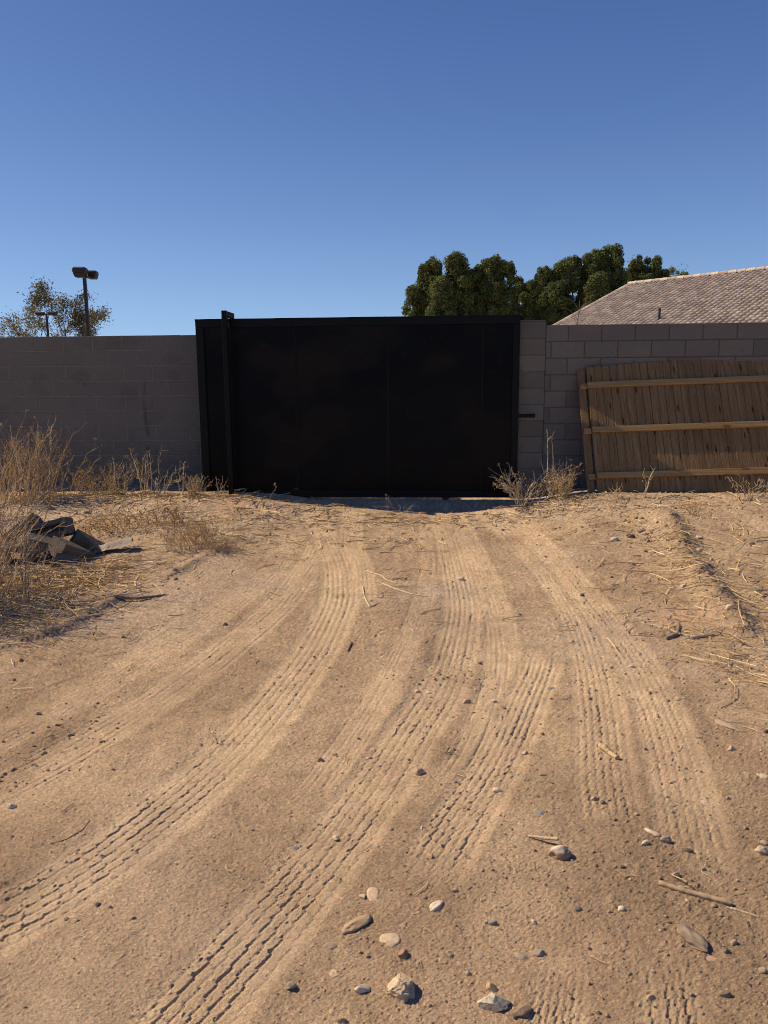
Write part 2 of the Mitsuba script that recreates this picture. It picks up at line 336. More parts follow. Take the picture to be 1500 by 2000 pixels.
def wood_fn(tone, dark, along_axis):
    def fn(p, n, uv):
        plank = dr.floor((p.x + .087 * p.z) / .0925)
        r = mikit.cell_rand(plank, 3.0)
        gx = (p.x + .075 * p.z) * 60; gl = p.z * 2.2
        grain = fbm(gx + 31 * r, gl + 17 * r, p.y * 8, 3)
        fine = noise(gx * 5, gl * 3, r * 9)
        c1, c2, rk = voronoi((p.x + .075 * p.z) * 9 + r * 5, p.z * 2.6 + r * 11)
        knot = (1 - smoothstep(.05, .16, c1)) * smoothstep(.55, .6, rk)
        base = mix(tone, dark, dr.clip(.1 + 1.25 * (grain - .35) + .35 * (r - .5), 0, 1))
        return base * (.86 + .28 * fine) * (.8 + .4 * r) * (1 - .7 * knot)
    return fn
def rail_fn(p, n, uv):
    g = fbm(p.x * 2.2, p.y * 45, p.z * 55, 3)
    c1, c2, rk = voronoi(p.x * 2.4, p.z * 7)
    knot = (1 - smoothstep(.06, .2, c1)) * smoothstep(.5, .55, rk)
    return mix((.44, .285, .125), (.25, .152, .07), dr.clip(g * 1.5 - .35, 0, 1)) * (1 - .5 * knot)
def wood_bump(p, n, uv): return fbm((p.x + .075 * p.z) * 75, p.y * 20, p.z * 3, 3)
scene['picket_look'] = {'type': 'bumpmap', 'arbitrary': proc(wood_bump), 'scale': .004, 'bsdf': {'type': 'diffuse', 'reflectance': proc(wood_fn((.295, .186, .092), (.132, .081, .040), 2))}}
scene['rail_look'] = {'type': 'diffuse', 'reflectance': proc(rail_fn)}

def paint_fn(p, n, uv):
    d = smoothstep(.52, .75, fbm(p.x * 2.3, p.y * 2, p.z * 2.3, 4))
    sp = smoothstep(.70, .80, fbm(p.x * 14, p.y * 14, p.z * 14, 3))
    rust = smoothstep(.50, .62, fbm(p.x * 1.1 + 3, p.y, p.z * 1.4 + 1.0, 4))
    return mix((.0026, .0030, .0046), (.0065, .0052, .0040), d) + mi.Color3f(.007, .0042, .0020) * rust + mi.Color3f(.006, .004, .003) * sp
def paint_rough(p, n, uv): return .26 + .22 * fbm(p.x * 3.0, p.y * 3, p.z * 3.0, 3)
scene['gate_paint'] = {'type': 'principled', 'base_color': proc(paint_fn), 'roughness': proc(paint_rough), 'specular': .10}
scene['frame_paint'] = {'type': 'principled', 'base_color': {'type': 'rgb', 'value': [.0042, .0050, .0062]}, 'roughness': .42, 'specular': .16}
scene['dark_metal'] = {'type': 'principled', 'base_color': {'type': 'rgb', 'value': [.025, .024, .022]}, 'roughness': .55, 'specular': .4}
scene['lamp_lens'] = {'type': 'principled', 'base_color': {'type': 'rgb', 'value': [.25, .25, .24]}, 'roughness': .2, 'specular': .5}

# ------------------------------------------------------------------ block walls
B, J = .2032, .0095
def block_mesh(x0, x1, y0, y1, z0, z1, ch=.004):
    """A block with its front (low y) arrises chamfered."""
    v = np.array([[x0, y1, z0], [x1, y1, z0], [x1, y1, z1], [x0, y1, z1], [x0, y0 + ch, z0], [x1, y0 + ch, z0], [x1, y0 + ch, z1], [x0, y0 + ch, z1],
                  [x0 + ch, y0, z0 + ch], [x1 - ch, y0, z0 + ch], [x1 - ch, y0, z1 - ch], [x0 + ch, y0, z1 - ch]])
    q = [[0, 3, 2, 1], [0, 1, 5, 4], [1, 2, 6, 5], [2, 3, 7, 6], [3, 0, 4, 7], [4, 5, 9, 8], [5, 6, 10, 9], [6, 7, 11, 10], [7, 4, 8, 11], [8, 9, 10, 11]]
    q = np.array(q)
    return trimesh.Trimesh(v, np.vstack([q[:, [0, 1, 2]], q[:, [0, 2, 3]]]), process=False)

def wall(label, name, x0, x1, yf, ztop, courses, joint, odd, thick, recess, looks, rough):
    w = thing(name, label, 'wall')
    zb = ztop - B * courses
    part(w, 'mortar', box(x0 + .002, x1 - .002, yf + recess, yf + thick - .004, zb - .4, ztop - .004), 'pale_mortar_look' if recess < .009 else 'mortar_look')
    for c in range(courses):
        z1 = ztop - B * c; z0 = z1 - B + J
        first = joint + (B if c % 2 == odd else 0)
        k0 = math.floor((x0 - first) / (2 * B))
        edges = [e for e in (first + 2 * B * k for k in range(k0, k0 + 90)) if x0 + .03 < e < x1 - .03]
        edges = [x0] + edges + [x1]
        for a, b in zip(edges[:-1], edges[1:]):
            jl, jr = (0 if a == x0 else J / 2), (0 if b == x1 else J / 2)
            dz = rng.normal(0, rough * .5)
            part(w, 'block', block_mesh(a + jl + rng.normal(0, rough * .4), b - jr + rng.normal(0, rough * .4), yf + rng.uniform(0, rough), yf + thick, z0 + dz, z1 + min(dz, 0) * 1.0, .002 if rough < .002 else .004),
                 looks[int(rng.integers(len(looks)))])
    return w

LW = wall('long grey concrete block wall left of the black gate, joints nearly flush, dark drip stain', 'block_wall', -13.5, -1.95, 10.23, 2.168, 12, -5.467, 1, .2, .0055, ['stained_block_look'], .0022)
RW = wall('grey concrete block wall right of the gate, behind the leaning wooden panel, joints raked deep', 'block_wall', 1.362, 9.2, 9.74, 2.2, 12, 1.633, 1, .2, .011, ['block_look_0', 'block_look_1', 'block_look_2', 'block_look_0'], .0025)
col = thing('block_column', 'square concrete block column between the black gate and the right wall', 'column')
part(col, 'mortar', box(.962, 1.350, 9.745, 10.13, -.4, 2.24), 'mortar_look')
for c in range(12):
    z1 = 2.245 - .004 - B * c
    part(col, 'block', block_mesh(.955, 1.357, 9.735 + rng.uniform(0, .002), 10.14, z1 - B + .006, z1, .003), f'block_look_{(c * 2 + 1) % 3}')
part(col, 'cap', box(.958, 1.352, 9.737, 10.138, 2.2425, 2.256, .003), 'mortar_look')

# ------------------------------------------------------------------ black sliding gate, guide post
GXL, GXR, GYF, GZB, GZT = -3.02, 1.03, 9.60, .060, 2.313
gate = thing('metal_gate', 'wide solid black steel sliding gate of flat sheets in a square frame', 'gate')
part(gate, 'top_frame', cat_mesh([box(GXL, GXR, GYF, GYF + .06, GZT - .10, GZT, .003), box(GXL, GXR, GYF - .012, GYF + .02, GZT - .012, GZT + .003)]), 'frame_paint')
part(gate, 'bottom_frame', box(GXL, GXR, GYF, GYF + .06, GZB, GZB + .095, .004), 'frame_paint')
part(gate, 'side_frame', box(GXL, GXL + .10, GYF + .001, GYF + .059, GZB + .0955, GZT - .1005, .004), 'frame_paint')
part(gate, 'side_frame', box(GXR - .085, GXR, GYF + .001, GYF + .059, GZB + .0955, GZT - .1005, .004), 'frame_paint')
seams = [GXL + .101, -1.765, -.60, .575, GXR - .086]
for k, (a, b) in enumerate(zip(seams[:-1], seams[1:])):      # each sheet slightly oil-canned, as thin steel is
    nx, nz = 22, 26
    X, Z = np.meshgrid(np.linspace(a - (.012 if k == 0 else -.001), b + (.012 if k == 3 else -.001), nx), np.linspace(GZB + .085, GZT - .090, nz))
    e = np.sin(np.pi * (X - a) / (b - a)) * np.sin(np.pi * (Z - GZB) / (GZT - GZB))
    Y = GYF + .03 + .010 * e * n2(X, Z, 1.3, 70 + k, 2) * 2 + .0015 * (k % 2)
    i = np.arange(X.size).reshape(X.shape)
    f = np.stack([i[:-1, :-1], i[:-1, 1:], i[1:, 1:], i[1:, :-1]], -1).reshape(-1, 4)
    front = np.stack([X.ravel(), Y.ravel(), Z.ravel()], 1); back = front + [0, .004, 0]
    nb = len(front)
    ring = np.r_[i[0], i[1:, -1], i[-1, -2::-1], i[-2:0:-1, 0]]
    side = np.stack([ring, np.roll(ring, -1), np.roll(ring, -1) + nb, ring + nb], 1)
    q = np.vstack([f, f[:, ::-1] + nb, side[:, ::-1]])
    part(gate, 'sheet', trimesh.Trimesh(np.vstack([front, back]), np.vstack([q[:, [0, 1, 2]], q[:, [0, 2, 3]]]), process=False), 'gate_paint', smooth=40)
for xs in seams[1:-1]:                                        # thin flat bar over each seam
    part(gate, 'seam_bar', box(xs - .012, xs + .012, GYF + .020, GYF + .026, GZB + .10, GZT - .105, .001), 'frame_paint')
for xw in (-1.80, .13):
    w = trimesh.creation.revolve(np.array([[.0, -.016], [.052, -.016], [.052, -.007], [.044, 0], [.052, .007], [.052, .016], [.0, .016]]), sections=24)
    w.apply_transform(trimesh.transformations.rotation_matrix(math.pi / 2, [1, 0, 0])); w.apply_translation([xw, GYF + .03, gz(xw, GYF + .03) + .052])
    part(gate, 'wheel', w, 'dark_metal', smooth=40)
lt = [box(1.0305, 1.23, 9.585, 9.60, 1.07, 1.115, .003), box(1.205, 1.235, 9.60, 9.733, 1.07, 1.115, .003)]
for k in range(3):
    s_ = trimesh.creation.cylinder(.009, .012, sections=10); s_.apply_transform(trimesh.transformations.rotation_matrix(math.pi / 2, [1, 0, 0])); s_.apply_translation([1.06 + .06 * k, 9.58, 1.0925]); lt.append(s_)
part(gate, 'latch', cat_mesh(lt), 'frame_paint')
gp = thing('gate_guide_post', 'thin black steel guide post standing in front of the left end of the gate', 'post')
part(gp, 'post', box(-2.625, -2.565, 9.40, 9.46, -.3, 2.40, .004), 'frame_paint')
part(gp, 'arm', box(-2.623, -2.567, 9.4605, 9.80, 2.333, 2.398, .004), 'frame_paint')
part(gp, 'roller', cat_mesh([box(-2.62, -2.57, 9.52, 9.592, 2.20, 2.26, .006), box(-2.61, -2.58, 9.53, 9.56, 2.26, 2.333, .002)]), 'dark_metal')
part(gp, 'back_leg', box(-2.622, -2.568, 9.75, 9.80, -.3, 2.3325, .003), 'frame_paint')

# ------------------------------------------------------------------ wooden fence panel leaning on the right wall
fp = thing('fence_panel', 'weathered wooden picket fence panel with three rails leaning on the right block wall', 'fence panel')
O = np.array([1.86, 9.00, .13])                       # lower left corner
ROT = math.radians(1.8); LEAN = math.radians(24)
ex0, ez0 = np.array([1.0, 0.012, 0]), np.array([0, math.sin(LEAN), math.cos(LEAN)])
EXv = ex0 * math.cos(ROT) + ez0 * math.sin(ROT); EXv /= np.linalg.norm(EXv)
EZv = ez0 * math.cos(ROT) - ex0 * math.sin(ROT); EZv -= EXv * (EZv @ EXv); EZv /= np.linalg.norm(EZv)
ENv = np.cross(EXv, EZv)                               # towards the viewer (-y, up)
if ENv[1] > 0: ENv = -ENv
FM = np.eye(4); FM[:3, 0], FM[:3, 1], FM[:3, 2], FM[:3, 3] = EXv, -ENv, EZv, O
def fpart(name, m, look, **kw):
    m.apply_transform(FM); return part(fp, name, m, look, **kw)
PW, PH, PT = .0925, 1.70, .016
def picket(x0, w, h, t, y0):
    c = .020
    prof = np.array([[x0, 0], [x0 + w, 0], [x0 + w, h - c], [x0 + w - c * .35, h - c * .3], [x0 + w - c, h], [x0 + c, h], [x0 + c * .35, h - c * .3], [x0, h - c]])
    m = trimesh.creation.extrude_polygon(__import__('shapely').Polygon(prof), t)        # xy profile, extruded z
    m.apply_transform(np.array([[1, 0, 0, 0], [0, 0, 1, y0], [0, 1, 0, 0], [0, 0, 0, 1.0]]))
    m.fix_normals()
    return m
for k in range(44):
    w = PW - rng.uniform(.003, .006)
    pm = picket(.062 + PW * k + rng.normal(0, .0006), w, PH + min(.0045 * k, .10) + rng.normal(0, .0035), PT, rng.normal(0, .0012))
    cx = .062 + PW * (k + .5)                              # boards cup and twist a little as they dry
    tw = math.radians(rng.normal(1.2, 1.3))
    pm.apply_transform(trimesh.transformations.rotation_matrix(tw, [0, 0, 1], [cx, .008, 0]))
    fpart('picket', pm, 'picket_look')
fpart('edge_board', picket(-.045, .088, PH - .012, .019, .042), 'picket_look')
for zr, x0 in ((.25, .07), (.83, .06), (1.415, .05)):
    fpart('rail', box(x0, 4.14, -.036, -.0035, zr, zr + .072, .003), 'rail_look')
    fpart('rail_stub', box(-.03, .055, .003, .040, zr + .002, zr + .068, .003), 'rail_look')

# ------------------------------------------------------------------ house behind the wall: tiled gable roof
hs = thing('house', 'house with a pale pinkish brown tiled roof rising behind the right wall', 'house')
R1 = np.array([8.52, 35.27, 5.70]); RD = np.array([.725, -.689, 0]); RP = np.array([-.689, -.725, 0]); PITCH_R = .365
RL, SL = 13.0, 8.2
DN = RP + np.array([0, 0, -PITCH_R]); DN /= np.linalg.norm(DN)
NRM = np.cross(RD, DN); NRM *= np.sign(NRM[2])
DN2 = -RP + np.array([0, 0, -PITCH_R]); DN2 /= np.linalg.norm(DN2)
def quad_slab(a, b, c, d, t):
    v = np.array([a, b, c, d]); lo = v - np.array([0, 0, t]); return trimesh.convex.convex_hull(np.vstack([v, lo]))
def roof_fn(p, n, uv): return mi.Color3f(.17, .13, .11) * (.8 + .4 * fbm(p.x * 8, p.y * 8, p.z * 8))
scene['roof_deck_look'] = {'type': 'diffuse', 'reflectance': proc(roof_fn)}
E0, E1 = R1 - RD * .05, R1 + RD * RL
part(hs, 'roof', cat_mesh([quad_slab(E0, E1, E1 + DN * SL, E0 + DN * SL, .15), quad_slab(E0, E1, E1 + DN2 * SL, E0 + DN2 * SL, .15)]), 'roof_deck_look')
def stucco_fn(p, n, uv): return mi.Color3f(.52, .44, .36) * (.85 + .3 * fbm(p.x * 20, p.y * 20, p.z * 20))
scene['stucco_look'] = {'type': 'diffuse', 'reflectance': proc(stucco_fn)}
inn = .5; hw = SL * abs(DN @ RP) - .5
zb = 0.0
c4 = [R1 + RD * inn + RP * hw, R1 + RD * (RL - inn) + RP * hw, R1 + RD * (RL - inn) - RP * hw, R1 + RD * inn - RP * hw]
zt = 5.70 - PITCH_R * hw - .2
pts = [[p[0], p[1], z] for p in c4 for z in (zb, zt)] + [[*(R1 + RD * inn)[:2], 5.45], [*(R1 + RD * (RL - inn))[:2], 5.45]]
part(hs, 'wall', trimesh.convex.convex_hull(np.array(pts)), 'stucco_look')
TONES = [(.44, .378, .318), (.50, .432, .362), (.37, .315, .265), (.57, .50, .43), (.42, .335, .285)]
for k, t in enumerate(TONES):
    def tf(p, n, uv, t=t, k=k): return mi.Color3f(t) * (.75 + .5 * fbm(p.x * 9 + k, p.y * 9, p.z * 9, 3))
    scene[f'tile_look_{k}'] = {'type': 'twosided', 'bsdf': {'type': 'diffuse', 'reflectance': proc(tf)}}
TW, TX = .215, .30
def tile_mesh(u, v):
    """One S-shaped tile: a barrel and a pan, lower edge proud of the course below. u along the ridge, v down the slope."""
    prof = [(-.02, .012), (.025, .016), (.045, .050), (.08, .072), (.115, .072), (.148, .050), (.168, .016), (.215, .008)]
    V = []
    for (d, lift) in ((0.0, .0), (TX + .05, .034)):
        for (a, h) in prof: V.append(R1 + RD * (u + a) + DN * (v + d) + NRM * (h + lift))
    n = len(prof)
    for (a, h) in prof: V.append(R1 + RD * (u + a) + DN * (v + TX + .05) + NRM * (h + .034 - .022))
    F = []
    for j in range(n - 1):
        for r0 in (0, n):
            F += [[r0 + j, r0 + n + j + 1, r0 + j + 1], [r0 + j, r0 + n + j, r0 + n + j + 1]]
    return np.array(V), np.array(F)
tiles = []
for r in range(int((SL - .1) / TX)):
    for c in range(int(RL / TW)):
        u, v = c * TW + .02, .12 + r * TX
        p = R1 + RD * u + DN * v
        tiles.append((float(np.hypot(p[0], p[1])), u, v, p))
eye = np.array([0, 0, EYE])
def seen(p):                                            # does the line of sight clear the block wall and stay inside the picture's width
    z = EYE + (p[2] + .1 - EYE) * 9.74 / p[1]; brg = math.atan2(p[0], p[1]) + YAW
    return z > 2.19 and brg < math.radians(27.2)
tiles.sort(key=lambda t: (not seen(t[3]), t[0]))
rest = [MB() for _ in TONES]
tv = [int(k) for k in rng.choice(5, len(tiles), p=[.3, .27, .2, .13, .10])]
for k, (d, u, v, p) in enumerate(tiles):
    V, F = tile_mesh(u + rng.normal(0, .004), v + rng.normal(0, .006))
    if k < 300: part(hs, 'roof_tile', trimesh.Trimesh(V, F, process=False), f'tile_look_{tv[k]}')
    else: rest[tv[k]].add(V, F, (0, 0, 0))
for k, m in enumerate(rest):
    key = part(hs, 'far_roof_tiles', m.get()[0], f'tile_look_{k}'); labels[key] = {'kind': 'stuff'}
def cap_mesh(o, d, side, up, L, r):
    ang = np.linspace(-.15, math.pi + .15, 8)
    V = []
    for (s_, k) in ((0, 1.0), (L, 1.16)):
        for a in ang: V.append(o + d * s_ + side * (math.cos(a) * r * k) + up * (math.sin(a) * r * k * .75))
    for a in ang: V.append(o + d * L + side * (math.cos(a) * r * .98) + up * (math.sin(a) * r * .73))
    F = []
    for j in range(7):
        for r0 in (0, 8): F += [[r0 + j, r0 + j + 1, r0 + 9 + j], [r0 + j, r0 + 9 + j, r0 + 8 + j]]
    return trimesh.Trimesh(np.array(V), np.array(F), process=False)
for k in range(int(RL / .36)):
    part(hs, 'ridge_tile', cap_mesh(R1 + RD * (k * .36 - .05) + np.array([0, 0, .05]), RD, np.cross([0, 0, 1], RD), np.array([0, 0, 1.0]), .40, .125), f'tile_look_{(3, 1, 3, 0, 3, 4)[k % 6]}')
for k in range(int(SL / .36)):
    part(hs, 'edge_tile', cap_mesh(R1 - RD * .03 + DN * (k * .36) + NRM * .02, DN, RD, NRM, .40, .10), f'tile_look_{(0, 3, 1, 2)[k % 4]}')
pp = R1 + RD * 4.55 + DN * 6.20; zz = pp[2]
vent = trimesh.creation.cylinder(.045, .6, sections=14); vent.apply_translation([pp[0], pp[1], zz + .15])
part(hs, 'vent_pipe', vent, 'dark_metal', smooth=40)

# ------------------------------------------------------------------ trees
def leafy(pts, nrm, size, cols, r):
    """Leaf sprigs: folded rhombs at the points, facing roughly along nrm."""
    n = len(pts)
    nn = nrm + r.normal(0, .65, (n, 3)); nn /= np.linalg.norm(nn, axis=1, keepdims=True)
    a = r.normal(0, 1, (n, 3)); a -= nn * (a * nn).sum(1, keepdims=True); a /= np.linalg.norm(a, axis=1, keepdims=True)
    b = np.cross(nn, a)
    L = size * r.uniform(.6, 1.35, n)[:, None]; W = L * r.uniform(.42, .6, n)[:, None]
    V = np.stack([pts - a * L, pts + b * W + nn * W * .3, pts + a * L, pts - b * W + nn * W * .3], 1).reshape(-1, 3)
    i = np.arange(n)[:, None] * 4
    F = np.vstack([i + [0, 1, 2], i + [0, 2, 3]])
    return trimesh.Trimesh(V, F, process=False), np.repeat(cols, 4, 0)

def bark_fn(p, n, uv): return mi.Color3f(.16, .13, .10) * (.6 + .8 * fbm(p.x * 12, p.y * 12, p.z * 3, 3))
scene['bark_look'] = {'type': 'diffuse', 'reflectance': proc(bark_fn)}

def dense_tree(label, spikes, base, seed, tone, per=900):
    """spikes: (x, y, ztop, radius) upright leafy shoots that make up the crown; base: (x, y, z of the ground)."""
    r = np.random.default_rng(seed)
    t = thing('evergreen_tree', label, 'tree', 'evergreen trees behind the wall')
    P, N, C = [], [], []
    tb = MB()
    bx, by = base[0], base[1]
    tb.tube([[bx, by, -.2], [bx + .05, by, 1.2], [bx, by, 2.6]], np.array([.26, .2, .17]), (.15, .12, .1), 8)
    for (x, y, zt, R) in spikes:
        R *= 1.06
        zt = zt + .25; H = zt - .8
        tb.tube([[bx, by, 1.8], [(bx + x) / 2, (by + y) / 2, 2.9], [x, y, 4.2], [x, y, zt - .9]], np.array([.14, .1, .07, .02]), (.15, .12, .1), 5)
        # clumps packed round the shoot, each a ball of leaf sprigs
        nc = int(46 * R * H / 4)
        for _ in range(nc):
            h = r.uniform(0, 1) ** .72
            rr = R * (1.0 - .68 * h ** 2.4) * math.sqrt(r.uniform(.25, 1))
            a = r.uniform(0, 2 * math.pi)
            cc = np.array([x + rr * math.cos(a), y + rr * math.sin(a), .8 + H * h * .93])
            cr = R * r.uniform(.18, .34) * (1 - .3 * h)
            n = int(per * cr * cr * 7.5)
            d = r.normal(0, 1, (n, 3)); d /= np.linalg.norm(d, axis=1, keepdims=True)
            rad = cr * (.35 + .95 * r.uniform(0, 1, n) ** .75)
            P.append(cc + d * rad[:, None] * [1, 1, 1.2]); N.append(d + [0, 0, .25])
            C.append(np.array(tone) * r.uniform(.75, 1.25) * r.uniform(.7, 1.35, (n, 1)) * (1 + .12 * r.normal(0, 1, (n, 3))))
        n = 130                                             # loose tip sprigs
        h = r.uniform(.55, .97, n); a = r.uniform(0, 6.283, n); rr = R * (1.02 - .68 * np.minimum(h, 1) ** 2.4) * r.uniform(.8, 1.04, n)
        P.append(np.stack([x + rr * np.cos(a), y + rr * np.sin(a), .8 + H * h * .97], 1)); N.append(np.stack([np.cos(a), np.sin(a), 0 * a + .5], 1))
        C.append(np.array(tone) * r.uniform(.8, 1.4, (n, 1)) * np.ones((n, 3)))
    m, c = leafy(np.vstack(P), np.vstack(N), .066, np.clip(np.vstack(C), .005, .5), r)
    part(t, 'crown', m, 'leaf_look', color=c)
    mm, cc_ = tb.get(); part(t, 'trunk', mm, 'bark_look')
    return t

GT = (.135, .158, .058)
dense_tree('dark evergreen tree leftmost of the row, standing right behind the gate top', [(-1.28, 45.0, 7.15, .95), (-.55, 45.6, 8.25, 1.0), (-.06, 45.1, 8.75, 1.0), (1.11, 44.9, 8.95, 1.25), (.4, 44.4, 7.3, 1.2)], (0, 45.1), 11, GT)
dense_tree('dark evergreen tree with twin round tops, second from the left of the row', [(2.1, 45.3, 8.15, 1.1), (3.15, 45.3, 8.65, 1.05), (3.9, 45.4, 8.5, 1.05), (3.4, 44.6, 7.0, 1.1)], (3.1, 45.3), 12, GT)
dense_tree('shaded low evergreen tree filling the gap in the middle of the row', [(4.93, 46.9, 7.85, .85), (5.65, 46.5, 7.6, .8), (5.2, 46.0, 6.6, .9)], (5.2, 46.6), 13, GT)
dense_tree('dark evergreen tree left of the tallest one, with two stepped tops', [(6.25, 46.5, 8.35, .9), (7.3, 46.6, 8.6, 1.0), (6.8, 45.8, 7.2, 1.1), (6.9, 45.2, 5.4, 1.3)], (6.8, 46.3), 14, GT)
dense_tree('tallest evergreen tree of the row, just left of the house roof', [(8.0, 46.7, 8.95, 1.0), (9.15, 46.7, 9.2, 1.1), (10.2, 46.8, 9.55, 1.05), (9.2, 45.8, 7.6, 1.3), (10.6, 46.4, 7.8, 1.0)], (9.2, 46.6), 15, GT)
dense_tree('dark evergreen tree with two round tops above the left end of the roof', [(11.85, 47.9, 9.25, .95), (12.85, 48.0, 9.05, .95), (12.3, 47.3, 7.8, 1.0), (13.5, 48.2, 8.35, .8)], (12.3, 47.7), 16, GT)
dense_tree('small light evergreen top rightmost of the row, peeping over the roof ridge', [(14.2, 49.2, 8.5, .8), (15.0, 49.2, 8.75, .7)], (14.6, 49.2), 17, tuple(v * 1.5 for v in GT), per=420)

def branchy(tb, p, d, L, r0, depth, r, tips, col, up=.1, split=3):
    pts = [p]; dd = d / np.linalg.norm(d)
    for k in range(4):
        dd = dd + r.normal(0, .16, 3) + [0, 0, up * .3]; dd /= np.linalg.norm(dd); pts.append(pts[-1] + dd * L / 4)
    tb.tube(pts, np.linspace(r0, r0 * .55, 5), col, 5 if depth > 1 else 3)
    if depth == 0:
        tips += [(pts[k], dd) for k in (2, 3, 4)]; return
    for k in range(split):
        j = 4 if k == 0 else int(r.integers(2, 5))
        nd = dd + r.normal(0, .55, 3) + [0, 0, up]
        branchy(tb, pts[j], nd, L * r.uniform(.6, .8), r0 * .55, depth - 1, r, tips, col, up, split)

def sparse_tree():
    r = np.random.default_rng(21)
    t = thing('autumn_tree', 'sparse tree with yellowing leaves beyond the left wall, behind the tall parking lamp', 'tree')
    tb, tips = MB(), []
    b = np.array([-23.95, 48.5, -.1])
    tb.tube([b, b + [0, 0, 1.6], b + [.1, 0, 3.2]], np.array([.22, .18, .15]), (0, 0, 0), 8)
    top = b + [.1, 0, 3.2]
    for d, L in (((-.75, .1, 1.0), 2.3), ((-.4, -.4, 1.2), 2.2), ((.1, .2, 1.3), 2.2), ((.85, -.1, .75), 1.9), ((-.9, .2, .4), 1.6), ((.6, .4, 1.0), 1.8), ((1.0, .1, .3), 1.5), ((-.2, .2, 1.2), 1.7)):
        branchy(tb, top - [0, 0, r.uniform(0, .8)], np.array(d, float), L, .055, 3, r, tips, (0, 0, 0), .12)
    P, C = [], []
    for (p, d) in tips:
        if r.uniform() < .12: continue
        n = int(r.integers(20, 34))
        P.append(p + r.normal(0, .20, (n, 3)))
        yel = np.clip(r.normal(.5, .25) + .3 * (p[0] < -24.6) * (p[2] < 6.4), 0, 1)
        C.append((np.array([.125, .135, .075]) * (1 - yel) + np.array([.26, .195, .07]) * yel) * r.uniform(.6, 1.3, (n, 1)))
    P, C = np.vstack(P), np.vstack(C)
    m, c = leafy(P, r.normal(0, 1, P.shape), .068, C, r)
    part(t, 'crown', m, 'leaf_look', color=c)
    part(t, 'trunk', tb.get()[0], 'bark_look')
sparse_tree()

def bare_tree():
    r = np.random.default_rng(5)
    t = thing('bare_tree', 'bare thin twigged tree at the left edge above the block wall', 'tree')
    tb, tips = MB(), []
    b = np.array([-15.6, 24.6, -.1])
    tb.tube([b, b + [.1, 0, 1.2], b + [.3, 0, 2.2]], np.array([.13, .10, .08]), (0, 0, 0), 7)
    part(t, 'trunk', tb.get()[0], 'bark_look')
    tb = MB()
    for d, L in (((.9, 0, .75), 1.0), ((.9, .2, .35), 1.1), ((.5, 0, 1.1), 1.0), ((-.8, 0, .7), 1.3), ((.8, -.2, .1), 1.0), ((0, .6, 1.0), 1.2), ((-.4, -.5, .9), 1.2)):
        branchy(tb, b + [.3, 0, 2.1], np.array(d, float), L, .017, 2, r, tips, (0, 0, 0), .04)
    part(t, 'branch', tb.get()[0], 'bark_look')
bare_tree()

def sapling():
    r = np.random.default_rng(9)
    t = MB(); b = np.array([2.54, 14.2, 0.0])
    t.tube([b, b + [.01, 0, 1.6], b + [0, 0, 2.55], b + [.03, 0, 2.95]], np.array([.018, .012, .008, .004]), (.2, .16, .11), 5)
    for z, dx, L in ((2.45, .22, .42), (2.6, -.2, .35), (2.72, .18, .3), (2.8, -.14, .28), (2.5, -.1, .3), (2.66, .1, .36), (2.35, .3, .35)):
        p = b + [0, 0, z]; q = [p, p + [dx * .6, .02, L * .45], p + [dx * 1.05, .03, L * .62], p + [dx * 1.4, .03, L * .58]]
        t.tube(q, np.array([.006, .005, .003, .002]), (.22, .18, .12), 4)
    m, c = t.get()
    one('bare_sapling', 'thin bare sapling twig sticking up above the right wall beside the roof edge', 'sapling', m, 'vertex_look', color=c)
sapling()

# ------------------------------------------------------------------ lamps beyond the left wall
def lamp_head(cx, cy, cz, L, W, Hh, ang):
    """A shoebox lamp head: flat box with bevelled shoulders, narrower lens frame below."""
    up = box(-L / 2, L / 2, -W / 2, W / 2, 0, Hh, Hh * .22)
    lo = trimesh.convex.convex_hull(np.array([[sx * L * k, sy * W * k, z] for sx in (-1, 1) for sy in (-1, 1) for k, z in ((.44, -.001), (.34, -Hh * .62))]))
    ln = box(-L * .31, L * .31, -W * .31, W * .31, -Hh * .66, -Hh * .622)
    M = trimesh.transformations.rotation_matrix(ang, [0, 0, 1]); M[:3, 3] = [cx, cy, cz]
    for m in (up, lo, ln): m.apply_transform(M)
    return cat_mesh([up, lo]), ln
lp = thing('parking_lamp', 'tall dark pole with two box lamp heads above the left wall', 'street lamp')
px_, py_ = -17.84, 38.87
pole = box(-.075, .075, -.075, .075, -.1, 6.95, .012); pole.apply_translation([px_, py_, 0]); part(lp, 'pole', pole, 'dark_metal')
for (dx, dy) in ((-.14, -.15), (.11, .75)):
    h, ln = lamp_head(px_ + dx * 1.0, py_ + dy, 7.12, .66 if dx < 0 else .46, .55, .30 if dx < 0 else .25, .12)
    hk = part(lp, 'lamp_head', h, 'dark_metal'); part(hk, 'lens', ln, 'lamp_lens')
part(lp, 'arm', cat_mesh([box(px_ - .3, px_ + .2, py_ - .15, py_ + .06, 6.952, 7.02, .01), box(px_ - .03, px_ + .2, py_ + .062, py_ + .8, 6.955, 7.02, .01)]), 'dark_metal')
lp2 = thing('parking_lamp', 'small far T shaped double lamp standing in front of the yellowing tree', 'street lamp')
qx, qy = -23.25, 45.2
k_ = 45.2 / 58.09
pole = box(-.055, .055, -.055, .055, -.1, 5.72, .01); pole.apply_translation([qx, qy, 0]); part(lp2, 'pole', pole, 'dark_metal')
for dx in (-.38, .38):
    h, ln = lamp_head(qx + dx, qy, 5.76, .5, .32, .12, .07)
    hk = part(lp2, 'lamp_head', h, 'dark_metal'); part(hk, 'lens', ln, 'lamp_lens')
part(lp2, 'arm', box(qx - .2, qx + .2, qy - .04, qy + .04, 5.722, 5.79, .008), 'dark_metal')
lp3 = thing('cobra_lamp', 'tiny far street light on a curved arm just above the left wall', 'street lamp')
